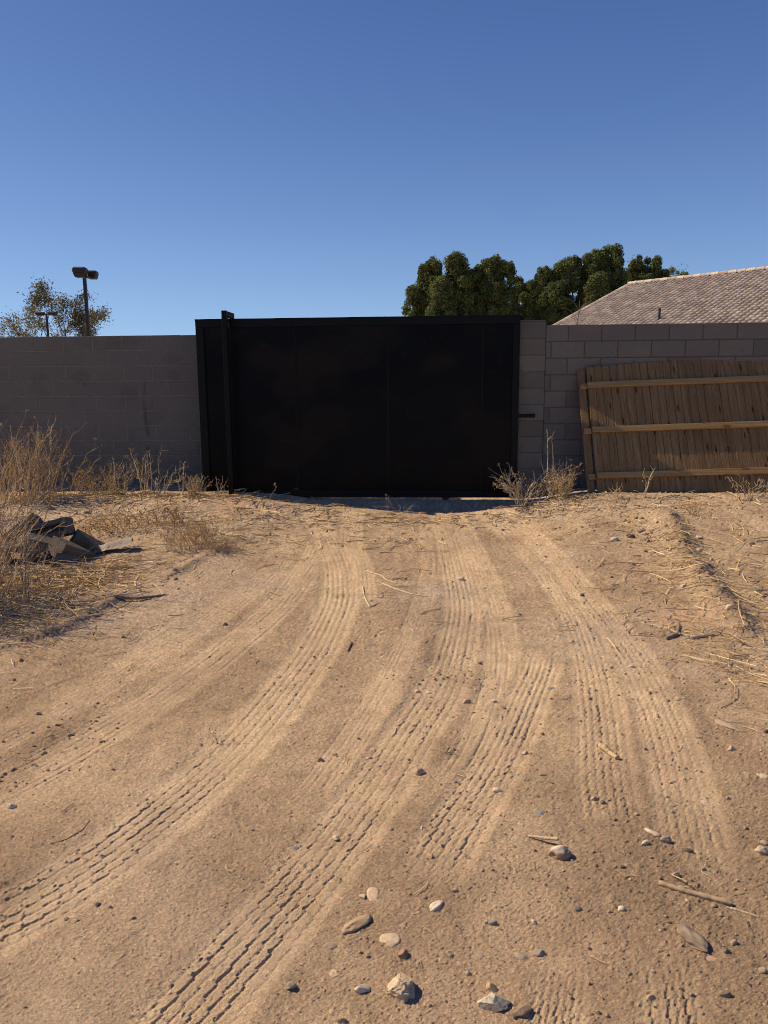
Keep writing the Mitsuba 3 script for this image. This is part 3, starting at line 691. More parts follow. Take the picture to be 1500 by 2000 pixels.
tb = MB(); tb.tube([[-41.6, 77.3, 0], [-41.6, 77.3, 5.8], [-41.75, 77.3, 6.45], [-42.2, 77.3, 6.8], [-42.6, 77.3, 6.86]], np.array([.09, .07, .05, .045, .04]), (0, 0, 0), 8)
part(lp3, 'pole', tb.get()[0], 'dark_metal')
part(lp3, 'lamp_head', box(-43.2, -42.55, 77.18, 77.42, 6.80, 6.93, .04), 'dark_metal')

# ------------------------------------------------------------------ broken concrete blocks on the verge
def cmu(L=.395, W=.195, H=.195, cells=2, cut=None, blind=0):
    m = manifold3d.Manifold.cube([L, W, H], True)
    cw = (L - .034 * (cells + 1)) / max(cells, 1)
    for k in range(cells):
        x = -L / 2 + .034 + cw / 2 + k * (cw + .034)
        hole = manifold3d.Manifold.hull(manifold3d.Manifold.cube([cw, W - .07, .01], True).translate([0, 0, H / 2 + .01]) + manifold3d.Manifold.cube([cw * .9, W - .085, .01], True).translate([0, 0, -H / 2 - .01]))
        m = m - hole.translate([x, 0, blind * H])
    if cut is not None:
        m = m - manifold3d.Manifold.cube([.6, .6, .6], True).rotate(cut[3:]).translate(cut[:3])
    a = m.to_mesh(); return trimesh.Trimesh(a.vert_properties[:, :3], a.tri_verts, process=False)
def old_block_fn(p, n, uv):
    g = fbm(p.x * 80, p.y * 80, p.z * 80, 3); d = smoothstep(.5, .7, fbm(p.x * 9, p.y * 9, p.z * 9, 3))
    return mix((.145, .133, .120), (.13, .105, .082), d) * (.7 + .6 * g)
scene['old_block_look'] = {'type': 'bumpmap', 'arbitrary': proc(block_bump), 'scale': .006, 'bsdf': {'type': 'diffuse', 'reflectance': proc(old_block_fn)}}
def place(m, x, y, dz, rx, ry, rz):
    m = m.copy()
    for a, ax_ in ((rx, [1, 0, 0]), (ry, [0, 1, 0]), (rz, [0, 0, 1])): m.apply_transform(trimesh.transformations.rotation_matrix(math.radians(a), ax_))
    m.apply_translation([x, y, gz(x, y) - m.bounds[0][2] + dz]); return m
BL = [  # label, mesh, x, y, lift, rotations
    ('whole hollow block lying on top of the broken block pile, cavity showing', cmu(.395, .15, .15, 1, None, .45), -3.46, 6.47, .07, 74, -14, 8),
    ('pale topped solid block in the middle of the broken block pile', cmu(.395, .195, .195, 0), -3.40, 6.30, -.10, 10, 20, 38),
    ('solid block lying at the right of the broken block pile', cmu(.34, .195, .15, 0), -3.18, 6.28, -.10, 18, 26, 66),
    ('brown block tilted at the right rear of the broken block pile', cmu(.30, .19, .14, 0), -3.16, 6.55, -.11, 16, 36, 30),
    ('hollow block half hidden by weeds at the left rear of the pile', cmu(.34, .195, .15, 1), -3.76, 6.62, -.05, 62, -36, 22),
    ('pale block shard leaning at the front of the broken block pile', trimesh.convex.convex_hull(np.array([[-.1, -.02, -.08], [.1, -.02, -.08], [.07, -.02, .08], [-.09, -.02, .05], [-.1, .02, -.08], [.1, .02, -.07], [.06, .02, .085], [-.085, .02, .06]])), -3.12, 6.06, -.06, -46, 24, 30),
    ('block lying flat at the left foot of the broken block pile, in the weeds', cmu(), -3.72, 6.22, -.09, 94, -6, 30)]
for l, m, x, y, dz, rx, ry, rz in BL:
    one('concrete_block', l, 'concrete block', place(m, x, y, dz, rx, ry, rz), 'old_block_look', 'broken concrete blocks in the pile')
# crumpled scrap of grey sheet beside the pile
X, Yy = np.meshgrid(np.linspace(-.19, .19, 26), np.linspace(-.09, .09, 14))
Z = .05 * np.exp(-(Yy / .06) ** 2) * (1 + .5 * n2(X, Yy, 9, 81)) + .03 * n2(X, Yy, 14, 82, 2) + .035 * X / .19
i = np.arange(X.size).reshape(X.shape); f = np.stack([i[:-1, :-1], i[:-1, 1:], i[1:, 1:], i[1:, :-1]], -1).reshape(-1, 4)
top = np.stack([X.ravel(), Yy.ravel(), Z.ravel()], 1); bot = top - [0, 0, .003]; ring = np.r_[i[0], i[1:, -1], i[-1, -2::-1], i[-2:0:-1, 0]]
side = np.stack([ring, np.roll(ring, -1), np.roll(ring, -1) + len(top), ring + len(top)], 1)[:, ::-1]
q = np.vstack([f, f[:, ::-1] + len(top), side]); m = trimesh.Trimesh(np.vstack([top, bot]), np.vstack([q[:, [0, 1, 2]], q[:, [0, 2, 3]]]), process=False)
m.apply_transform(trimesh.transformations.rotation_matrix(.25, [0, 0, 1])); m.apply_translation([-2.96, 6.60, gz(-2.96, 6.60) + .03])
scene['scrap_look'] = {'type': 'twosided', 'bsdf': {'type': 'principled', 'base_color': {'type': 'rgb', 'value': [.27, .24, .20]}, 'roughness': .7}}
one('plastic_scrap', 'crumpled pale grey scrap lying right of the broken block pile', 'scrap', m, 'scrap_look', smooth=True)
# ------------------------------------------------------------------ stones
STONES = [
    (-0.079, 1.669, 0.0455, 0.0377, 0.0341, 0.0, 'creamrock', 'R', 'large craggy cream rock with a dark pitted right side, nearest the camera'),
    (0.702, 1.901, 0.0562, 0.028, 0.0185, -64.0, 'brown', 'E', 'big smooth brown grey cobble lying aslant at the lower right of the drive'),
    (-0.218, 1.891, 0.0505, 0.0201, 0.0133, 40.0, 'tan', 'E', 'long flat tan cobble half sunk in the sand, left of the cream slab'),
    (-0.122, 1.847, 0.0338, 0.0257, 0.0101, 0.0, 'cream', 'F', 'flat cream slab flush with the sand right of the long tan cobble'),
    (0.007, 1.982, 0.0288, 0.016, 0.0105, 47.0, 'white', 'E', 'white oval pebble behind the cream slab'),
    (-0.083, 1.787, 0.0173, 0.013, 0.0121, 0.0, 'redbrown', 'A', 'small reddish brown angular stone between the cream slab and the large craggy rock'),
    (-0.28, 1.817, 0.0175, 0.0162, 0.0053, 0.0, 'mauve', 'F', 'mauve flat stone flush with the sand below the long tan cobble'),
    (-0.182, 2.027, 0.0187, 0.0281, 0.0056, 0.0, 'cream', 'F', 'upright pointed cream stone pressed into the sand behind the long tan cobble'),
    (-0.211, 2.013, 0.011, 0.0116, 0.0077, 0.0, 'cream', 'A', 'crumb of cream rock beside the upright pointed cream stone'),
    (-0.243, 2.156, 0.0195, 0.0166, 0.0059, 0.0, 'tan', 'F', 'smooth tan pebble pressed into the edge of a wheel print'),
    (-0.329, 2.307, 0.013, 0.011, 0.0091, 0.0, 'cream', 'A', 'small pale angular stone on the wheel print left of the smooth tan pebble'),
    (-0.063, 2.751, 0.0296, 0.0178, 0.0208, 0.0, 'pink', 'A', 'pinkish lump of rock with straw caught round it, between two wheel tracks'),
    (-0.458, 2.832, 0.0152, 0.0091, 0.0106, 0.0, 'dark', 'A', 'small dark clod left of the wheel track, with a straw on it'),
    (0.232, 2.641, 0.0185, 0.013, 0.0129, 0.0, 'white', 'A', 'white angular stone beside the deep short wheel print'),
    (0.062, 2.055, 0.0129, 0.0077, 0.009, 0.0, 'pink', 'A', 'small pink stone right of the upright pointed cream stone'),
    (0.166, 1.923, 0.0124, 0.0074, 0.0093, 0.0, 'blue', 'R', 'blue grey pebble on the sand right of the white oval pebble'),
    (0.145, 1.64, 0.0406, 0.0243, 0.0284, 0.0, 'speck', 'A', 'broad white speckled stone at the bottom edge of the photo'),
    (0.145, 1.694, 0.0183, 0.011, 0.0128, 0.0, 'tan', 'A', 'tan stone just behind the broad white speckled stone'),
    (0.216, 1.62, 0.0293, 0.0135, 0.0089, 35.0, 'dark', 'E', 'dark brown rounded pebble right of the broad white speckled stone'),
    (0.229, 1.807, 0.0222, 0.0133, 0.0067, 0.0, 'grey', 'F', 'long grey flat stone behind the dark brown rounded pebble'),
    (0.281, 1.817, 0.0175, 0.0105, 0.0123, 0.0, 'grey', 'A', 'rough grey lump right of the long grey flat stone'),
    (-0.18, 1.672, 0.0212, 0.0127, 0.0149, 0.0, 'white', 'A', 'flat white stone left of the large craggy cream rock'),
    (-0.362, 1.667, 0.0167, 0.01, 0.0117, 0.0, 'grey', 'A', 'small grey block like stone at the bottom, leftmost of the nearest stones'),
    (-0.257, 1.717, 0.0154, 0.0122, 0.0046, 0.0, 'cream', 'F', 'pale stone flush with the sand behind the flat white stone'),
    (-0.218, 1.572, 0.0103, 0.0062, 0.0077, 0.0, 'dark', 'R', 'small dark pebble at the bottom edge below the flat white stone'),
    (-0.463, 2.25, 0.0183, 0.011, 0.0055, 0.0, 'blue', 'F', 'thin blue grey chip on the wheel print, leftmost of the middle stones'),
    (-0.013, 2.213, 0.0144, 0.0087, 0.0101, 0.0, 'tan', 'A', 'tan clod at the edge of the deep short wheel print'),
    (0.122, 1.804, 0.0111, 0.0092, 0.0033, 0.0, 'grey', 'F', 'small grey flat stone left of the long grey flat stone'),
    (0.402, 2.245, 0.0347, 0.0208, 0.026, 0.0, 'browncap', 'R', 'brown stone with a whitish top at the end of a short twig'),
    (0.372, 2.495, 0.0187, 0.0193, 0.0056, 0.0, 'blue', 'F', 'blue grey flat pebble behind the brown stone with the twig'),
    (0.733, 2.391, 0.0295, 0.0118, 0.0078, -49.0, 'cream', 'E', 'long cream stone beside a grey one on the right of the drive'),
    (0.764, 2.347, 0.0188, 0.0113, 0.0141, 0.0, 'grey', 'R', 'grey pebble touching the long cream stone'),
    (0.69, 2.324, 0.0159, 0.0095, 0.0111, 0.0, 'white', 'A', 'white chip left below the long cream stone'),
    (0.824, 2.297, 0.0139, 0.0101, 0.0097, 0.0, 'dark', 'A', 'dark angular pebble right of the long cream stone'),
    (1.292, 3.228, 0.0669, 0.0194, 0.0128, -57.0, 'pinkgrey', 'E', 'long pinkish grey stone at the right, with dead stalks at its end'),
    (1.224, 3.015, 0.0193, 0.0116, 0.0135, 0.0, 'cream', 'A', 'pale stone in front of the long pinkish grey stone'),
    (1.055, 2.303, 0.0223, 0.0134, 0.0167, 0.0, 'cream', 'R', 'pale round stone cut by the right edge of the photo'),
    (1.082, 2.353, 0.017, 0.0102, 0.0119, 0.0, 'grey', 'A', 'grey stone just behind the pale round stone at the right edge'),
    (1.26, 2.793, 0.0214, 0.0221, 0.0064, 0.0, 'cream', 'F', 'flat cream stone at the right edge, far behind the pale round one'),
    (0.977, 2.598, 0.0162, 0.0115, 0.0049, 0.0, 'cream', 'F', 'thin pale chip between the right wheel print and the right edge'),
    (0.857, 2.575, 0.0141, 0.0102, 0.0042, 0.0, 'mauve', 'F', 'mauve chip left of the thin pale chip'),
    (0.836, 2.203, 0.0126, 0.0076, 0.0088, 0.0, 'grey', 'A', 'small grey stone behind the long dry stick'),
    (0.727, 1.829, 0.0176, 0.0105, 0.0053, 0.0, 'pink', 'F', 'pinkish flat stone at the foot of the big brown grey cobble'),
    (0.812, 1.888, 0.0122, 0.0073, 0.0086, 0.0, 'grey', 'A', 'small grey stone right of the big brown grey cobble'),
    (0.777, 1.849, 0.0105, 0.0068, 0.0073, 0.0, 'dark', 'A', 'small dark stone right of the pinkish flat stone'),
    (0.72, 1.703, 0.013, 0.0078, 0.0098, 0.0, 'brown', 'R', 'small brown pebble below the big brown grey cobble'),
    (0.535, 1.689, 0.0153, 0.0092, 0.0107, 0.0, 'tan', 'A', 'tan lump on the lower right wheel print'),
    (0.847, 1.788, 0.0142, 0.0085, 0.0099, 0.0, 'grey', 'A', 'grey stone at the right edge level with the big brown grey cobble'),
    (0.371, 2.941, 0.0156, 0.0094, 0.0109, 0.0, 'cream', 'A', 'cream pebble left of the right wheel tracks, upper of three'),
    (0.419, 2.76, 0.0138, 0.0102, 0.0097, 0.0, 'tan', 'A', 'tan pebble left of the right wheel tracks, lower of three'),
    (0.581, 2.596, 0.0152, 0.0091, 0.0106, 0.0, 'tan', 'A', 'tan pebble at the end of the right wheel tracks'),
    (0.609, 2.573, 0.0131, 0.0078, 0.0092, 0.0, 'dark', 'A', 'dark pebble next to the tan pebble at the end of the right wheel tracks'),
    (0.54, 2.005, 0.011, 0.0081, 0.0082, 0.0, 'white', 'R', 'grey white pebble left of the long dry stick'),
    (0.413, 1.996, 0.011, 0.0066, 0.0082, 0.0, 'blue', 'R', 'small blue grey pebble below the brown stone with the twig'),
    (0.588, 2.194, 0.0117, 0.007, 0.0082, 0.0, 'dark', 'A', 'small dark stone behind the grey white pebble'),
    (0.742, 2.166, 0.0116, 0.0069, 0.0087, 0.0, 'grey', 'R', 'small grey pebble at the near end of the thin twig behind the stick'),
    (1.612, 6.801, 0.0376, 0.0226, 0.0282, 0.0, 'white', 'R', 'white stone at the left of a small row of stones before the fence panel'),
    (1.778, 6.891, 0.0357, 0.0214, 0.0268, 0.0, 'dark', 'R', 'dark stone in the row right of the white one, before the fence panel'),
    (1.924, 6.978, 0.0313, 0.0188, 0.0219, 0.0, 'tan', 'A', 'tan stone at the right end of the row before the fence panel'),
    (2.36, 6.841, 0.0331, 0.0259, 0.0232, 0.0, 'cream', 'A', 'cream stone on the raised ground behind the berm'),
    (2.186, 6.325, 0.0286, 0.0182, 0.02, 0.0, 'cream', 'A', 'cream stone in front of the other cream stone behind the berm'),
    (2.746, 6.666, 0.03, 0.018, 0.0225, 0.0, 'grey', 'R', 'grey stone farthest right on the raised ground near the fence panel'),
    (1.782, 5.413, 0.0266, 0.0159, 0.0186, 0.0, 'white', 'A', 'white stone at the near end of the berm'),
    (1.849, 4.73, 0.0285, 0.0171, 0.0214, 0.0, 'white', 'R', 'round white stone with dry straw round it, right of the berm'),
    (1.965, 5.464, 0.0249, 0.0215, 0.0174, 0.0, 'dark', 'A', 'dark stone with dead stalks standing over it, beside the berm'),
    (1.306, 4.656, 0.0215, 0.0129, 0.015, 0.0, 'cream', 'A', 'pale stone left of the dead stalks on the right bank'),
    (1.052, 3.94, 0.0171, 0.0109, 0.012, 0.0, 'white', 'A', 'white pebble on the right wheel track, half way to the gate'),
    (0.577, 3.636, 0.0226, 0.0136, 0.0068, 0.0, 'blue', 'F', 'blue grey chip between the right wheel tracks'),
    (1.169, 3.521, 0.0207, 0.0124, 0.0062, 0.0, 'tan', 'F', 'flat tan stone at the outer edge of the right wheel track'),
    (0.207, 5.734, 0.026, 0.0156, 0.0182, 0.0, 'white', 'A', 'white pebble on the middle wheel track near the gate'),
    (0.148, 3.424, 0.0227, 0.0136, 0.0159, 0.0, 'pink', 'A', 'pinkish stone right of the middle wheel track'),
    (0.283, 3.441, 0.0165, 0.0099, 0.0115, 0.0, 'cream', 'A', 'cream pebble right of the pinkish stone, by the rib prints'),
    (-0.086, 3.545, 0.0182, 0.0109, 0.0127, 0.0, 'cream', 'A', 'cream crumb on the middle wheel track, half way to the gate'),
    (-1.529, 2.43, 0.0145, 0.0087, 0.0109, 0.0, 'white', 'R', 'white pebble at the left edge of the photo'),
    (-1.669, 2.687, 0.0125, 0.0075, 0.0087, 0.0, 'dark', 'A', 'dark clod at the left edge behind the white pebble'),
    (-2.693, 5.28, 0.0655, 0.0194, 0.0128, 65.0, 'slab', 'E', 'grey shard of concrete lying in front of the broken block pile'),
    (-4.423, 8.342, 0.0458, 0.0275, 0.0321, 0.0, 'slab', 'A', 'small grey slab fragment behind the broken block pile'),
    (-3.919, 8.183, 0.0365, 0.0219, 0.0256, 0.0, 'grey', 'A', 'grey stone on the bare ground behind the broken block pile, right of the slab fragment'),
    (-2.284, 5.184, 0.0728, 0.0173, 0.0114, 75.0, 'grey', 'E', 'long grey stone set in the earth ridge left of the drive'),
]
PEBBLES = [(-0.086, 1.891, 0.0082), (0.087, 1.738, 0.0093), (0.044, 1.797, 0.0095), (-0.027, 2.016, 0.0085), (-0.405, 2.885, 0.0088), (0.181, 2.156, 0.0089), (0.513, 2.267, 0.0092), (0.465, 3.115, 0.0117), (0.849, 2.625, 0.0102), (0.625, 2.462, 0.0117), (0.709, 2.501, 0.0099), (0.335, 1.627, 0.0075), (0.395, 1.636, 0.0082), (1.774, 6.407, 0.0245), (1.997, 7.028, 0.0243), (2.337, 6.411, 0.02), (1.343, 5.726, 0.02), (1.433, 5.456, 0.0153), (1.688, 5.026, 0.0142), (1.042, 5.304, 0.0186), (0.808, 4.318, 0.0124), (0.819, 4.301, 0.0123), (0.785, 4.29, 0.0092), (0.833, 5.506, 0.0174), (0.746, 3.511, 0.0129), (0.625, 3.486, 0.0128), (1.112, 3.5, 0.0129), (1.251, 3.714, 0.0108), (0.246, 3.935, 0.0142), (-0.08, 3.638, 0.0106), (-0.674, 4.004, 0.0101), (-1.606, 2.594, 0.0091), (-1.633, 3.762, 0.0109), (-2.025, 3.259, 0.0085), (0.145, 1.925, 0.0066), (0.689, 2.146, 0.0088), (0.378, 3.082, 0.0093), (0.401, 2.169, 0.0062), (0.303, 2.024, 0.006), (0.462, 1.872, 0.0073), (0.504, 1.766, 0.007), (0.393, 1.726, 0.0062), (0.307, 1.754, 0.0055), (0.62, 1.722, 0.0062), (0.658, 1.984, 0.0067), (0.029, 1.648, 0.006), (-0.033, 1.599, 0.0052), (0.074, 1.867, 0.0049), (0.263, 2.379, 0.0057), (0.138, 2.015, 0.0059), (0.921, 2.154, 0.0071), (1.084, 2.493, 0.0079), (0.956, 2.424, 0.0077), (0.988, 2.844, 0.0087)]

TONE = {'creamrock': ((.58, .47, .33), (.50, .40, .29)), 'brown': ((.20, .155, .125), (.30, .25, .20)), 'tan': ((.42, .31, .21), (.34, .25, .17)), 'cream': ((.60, .49, .36), (.48, .38, .27)),
        'white': ((.66, .58, .48), (.54, .46, .37)), 'redbrown': ((.34, .21, .145), (.26, .165, .12)), 'mauve': ((.33, .245, .215), (.28, .215, .195)), 'pink': ((.47, .32, .24), (.40, .28, .21)),
        'dark': ((.12, .10, .085), (.19, .15, .12)), 'blue': ((.24, .235, .225), (.19, .19, .185)), 'speck': ((.62, .57, .46), (.22, .20, .15)), 'grey': ((.30, .265, .23), (.24, .21, .185)),
        'browncap': ((.26, .18, .125), (.60, .53, .43)), 'pinkgrey': ((.38, .29, .24), (.30, .235, .20)), 'slab': ((.30, .28, .25), (.25, .22, .19))}
def stone_mesh(a, b, c, form, seed, detail):
    m = trimesh.creation.icosphere(subdivisions=detail); v = np.array(m.vertices)
    q = v + seed * 7.31
    r = 1 + .55 * (meshkit.noise(q * 1.1, seed) - .5) + .26 * (meshkit.noise(q * 2.7, seed + 1) - .5)
    if form == 'A':                                   # broken faces: cut the lump by random planes
        rr = np.random.default_rng(seed); v = v * r[:, None]
        for _ in range(11):
            d = rr.normal(0, 1, 3); d /= np.linalg.norm(d); h = rr.uniform(.58, .86); s = v @ d
            v = v - np.outer(np.maximum(s - h, 0) * .96, d)
        v = v * (1 + .05 * (meshkit.noise(q * 6, seed + 2) - .5))[:, None]
    elif form == 'R' and a > .04:                     # craggy rock with pits
        rr = np.random.default_rng(seed); v = v * r[:, None]
        for _ in range(9):
            d = rr.normal(0, 1, 3); d /= np.linalg.norm(d); s = v @ d; v = v - np.outer(np.maximum(s - rr.uniform(.6, .88), 0) * .9, d)
        for d, w, dep in (((.75, -.5, .35), .30, .38), ((.5, -.75, -.1), .24, .30), ((.85, -.1, .5), .2, .25), ((.2, -.8, .4), .14, .15), ((-.2, -.5, .8), .12, .1)):
            d = np.array(d) / np.linalg.norm(d); u = v / np.linalg.norm(v, axis=1, keepdims=True)
            v = v * (1 - dep * np.exp(-((1 - u @ d) / (w * w)) ** 2))[:, None]
        v = v * (1 + .16 * (meshkit.noise(q * 5, seed + 2) - .5) + .10 * (meshkit.noise(q * 11, seed + 3) - .5))[:, None]
    else: v = v * r[:, None] * (1 + .03 * (meshkit.noise(q * 6, seed + 2) - .5))[:, None]
    m.vertices = v * [a, b, c]
    return m
for k, (x, y, a, b, c, rz, tone, form, lab) in enumerate(STONES):
    sd = 100 + k * 5
    m = stone_mesh(a, b, c, form, sd, 5 if a > .04 and y < 3 else 3 if y < 5 else 2)
    v = np.array(m.vertices); t1, t2 = (np.array(t) for t in TONE[tone])
    freq = 9 if tone != 'speck' else 130
    k1 = np.clip(2.4 * (meshkit.fbm(v * freq / (a if tone != 'speck' else 1) * (.25 if tone != 'speck' else 1), 3, sd) - .35), 0, 1)[:, None]
    if tone == 'browncap': k1 = np.clip((meshkit.fbm(v * 90, 3, sd) - .5) * 5 + (v[:, 2] / c - .45) * 4, 0, 1)[:, None]
    if tone == 'brown': k1 = np.clip((meshkit.fbm(v * [30, 80, 60], 3, sd) - .45) * 5, 0, 1)[:, None] * .8
    colr = (t1 * (1 - k1) + t2 * k1) * (1 + .30 * (meshkit.noise(v * 330, sd) - .5))[:, None]
    dust = np.clip((.30 if tone not in ('brown', 'dark', 'mauve', 'redbrown', 'blue') else .04) + 1.2 * (meshkit.fbm(v * 60, 3, sd + 9) - .5), 0, .75)[:, None]
    colr = colr * (1 - dust) + np.array([.42, .31, .20]) * dust
    m.apply_transform(trimesh.transformations.rotation_matrix(math.radians(rz) + (np.random.default_rng(sd).uniform(-.5, .5) if form in 'AF' else 0), [0, 0, 1]))
    lift = {'R': .25, 'A': .22, 'F': -.35, 'E': .08}[form] * c
    m.apply_translation([x, y, gz(x, y) + lift])
    one('stone', lab, 'stone', m, 'vertex_look', smooth=True if form != 'A' else True, color=np.clip(colr, .01, .8))

# grit and small gravel lying on the soil
r = np.random.default_rng(31)
ico = trimesh.creation.icosahedron(); icv, icf = np.array(ico.vertices), np.array(ico.faces)
gx, gy_, gs = [], [], []
for n, cx, cy, sx, sy, s0 in ((700, .45, 2.0, .55, .5, .0034), (420, 0., 2.1, .9, .5, .003), (450, .8, 2.9, .5, .9, .0042), (250, 1.2, 3.2, .4, .8, .0042), (330, 0, 4.5, 1.2, 1.6, .005), (300, 2.2, 7.2, .9, 1.0, .0095), (350, 1.8, 8.6, 1.2, .4, .010), (260, -2.8, 7.6, 1.2, .9, .0095), (120, -1.62, 2.9, .12, .3, .006), (160, 2.0, 6.6, .15, 1.0, .012), (90, .1, 3.72, .16, .12, .006), (60, -2.2, 5.2, .15, .6, .010), (120, 1.5, 5.2, .5, .8, .006)):
    gx.append(r.normal(cx, sx, n)); gy_.append(r.normal(cy, sy, n)); gs.append(s0 * r.lognormal(0, .42, n))
for (x, y, a) in PEBBLES: gx.append([x]); gy_.append([y]); gs.append([a])
gx, gy_, gs = np.concatenate(gx), np.concatenate(gy_), np.concatenate(gs)
ok = (gy_ > 1.35) & (gy_ < 9.4); gx, gy_, gs = gx[ok], gy_[ok], gs[ok]
gzz = ground_h(gx, gy_)
pal = np.array([(.31, .23, .155), (.40, .305, .21), (.50, .41, .30), (.25, .21, .165), (.30, .21, .15), (.22, .185, .15)])
N = len(gx)
V = icv[None] * r.uniform(.6, 1.15, (N, 12, 1)) * (gs[:, None, None] * np.stack([np.ones(N), r.uniform(.7, 1.1, N), r.uniform(.5, .8, N)], 1)[:, None, :])
V = V + np.stack([gx, gy_, gzz + gs * .22], 1)[:, None, :]
C = np.repeat(pal[r.choice(6, N, p=[.3, .28, .12, .12, .1, .08])] * r.uniform(.8, 1.15, (N, 1)), 12, 0)
F = (icf[None] + (np.arange(N) * 12)[:, None, None]).reshape(-1, 3)
scene['gravel'] = ply(trimesh.Trimesh(V.reshape(-1, 3), F, process=False), 'vertex_look', color=C)
labels['gravel'] = {'label': 'loose grit and small pebbles strewn over the drive', 'category': 'gravel', 'kind': 'stuff'}

# ------------------------------------------------------------------ sticks
def stick(label, pts, r0, r1, col, name='stick', sides=8, knots=True, lift=.6, seed=0, group=None):
    r = np.random.default_rng(seed); p = np.array(pts, float)
    n = 26; s = np.linspace(0, 1, n); d = np.linspace(0, 1, len(p))
    q = np.stack([np.interp(s, d, p[:, 0]), np.interp(s, d, p[:, 1])], 1)
    rad = r0 + (r1 - r0) * s
    if knots: rad = rad * (1 + .10 * r.normal(0, 1, n)) ; rad[[8, 17]] *= 1.22
    z = ground_h(q[:, 0], q[:, 1]); z = np.linspace(z[0], z[-1], n) * .6 + z * .4 + rad * lift + (p[:, 2].mean() if p.shape[1] > 2 else 0)
    if p.shape[1] > 2: z = ground_h(q[:, 0], q[:, 1]) + rad * lift + np.interp(s, d, p[:, 2])
    v, f = tube_arrays(np.stack([q[:, 0] + r.normal(0, r0 * .06, n), q[:, 1] + r.normal(0, r0 * .06, n), z], 1), rad, sides)
    c = np.array(col) * (1 + .5 * (meshkit.fbm(v * [120, 120, 300], 3, seed) - .5))[:, None]
    return one(name, label, 'stick' if name == 'stick' else 'stalk', trimesh.Trimesh(v, f, process=False), 'vertex_look', group, smooth=True, color=np.clip(c, .02, .8))
stick('thick dry stick lying at the lower right, nearest and longest on the drive', [(.679, 2.122), (.74, 2.092), (.80, 2.07), (.865, 2.044)], .0075, .0085, (.38, .29, .195), seed=1)
stick('thin pale stalk running on to the right from the end of the thick stick', [(.844, 2.031), (.88, 2.016), (.922, 1.996)], .0038, .002, (.50, .40, .26), seed=2)
stick('thin straw coloured twig leaning on the far side of the thick stick', [(.728, 2.17, .0), (.757, 2.108, .022)], .002, .0018, (.45, .34, .2), seed=3, knots=False)
stick('short pale twig whose end rests on the brown stone with a whitish top', [(.313, 2.335, .004), (.36, 2.315, .012), (.405, 2.293, .024)], .0035, .006, (.50, .40, .28), seed=4)
stick('chunky splinter of pale wood on the right wheel track', [(.690, 3.016), (.71, 2.965), (.737, 2.902)], .014, .010, (.47, .36, .22), seed=5, sides=6)
stick('small dark twig standing out alone between the two main wheel tracks', [(-.486, 4.23), (-.492, 4.09)], .006, .004, (.10, .075, .055), seed=6)
stick('curled thin twig on the loose sand at the left of the drive', [(-1.275, 2.225), (-1.235, 2.25), (-1.205, 2.31), (-1.207, 2.365)], .0025, .002, (.38, .27, .165), seed=7, knots=False)
stick('grey brown log like stalk on the right bank under dry straw', [(1.35, 4.36), (1.40, 4.40), (1.44, 4.43), (1.50, 4.60)], .013, .009, (.26, .205, .15), seed=8)
stick('short dark stalk right of the grey brown log like stalk', [(1.50, 4.36), (1.58, 4.40), (1.65, 4.42)], .010, .007, (.30, .24, .17), seed=9)
stick('dark dead stalk by the long pinkish grey stone at the right edge', [(1.42, 3.17), (1.50, 3.22), (1.56, 3.27)], .008, .005, (.17, .13, .10), seed=10)
stick('pale straw stalk forming one arm of a V on the drive near the gate', [(-.543, 5.485), (-.50, 5.2), (-.444, 4.964)], .0055, .0045, (.58, .48, .32), seed=11, knots=False)
stick('pale straw stalk forming the short arm of a V on the drive near the gate', [(-.40, 5.05), (-.42, 5.0), (-.444, 4.964)], .005, .004, (.58, .48, .32), seed=12, knots=False)
stick('longest pale stalk lying across the drive between the two main wheel tracks', [(-.40, 5.58), (-.30, 5.43), (-.18, 5.30), (-.06, 5.24)], .006, .0045, (.56, .45, .29), seed=13, knots=False)
stick('pale bent stalk behind the longest one between the two main wheel tracks', [(-.56, 5.97), (-.42, 5.80), (-.37, 5.66), (-.29, 5.585)], .0055, .0045, (.56, .45, .29), seed=14, knots=False)
stick('white bleached stalk curving down towards the drive in front of the block pile', [(-2.36, 5.75), (-2.33, 5.58), (-2.25, 5.40)], .007, .006, (.62, .53, .39), seed=15, knots=False)
stick('brown branch lying along the edge of the drive in front of the earth ridge', [(-2.25, 5.02), (-2.1, 5.06), (-1.95, 5.2)], .014, .007, (.25, .18, .125), seed=16)

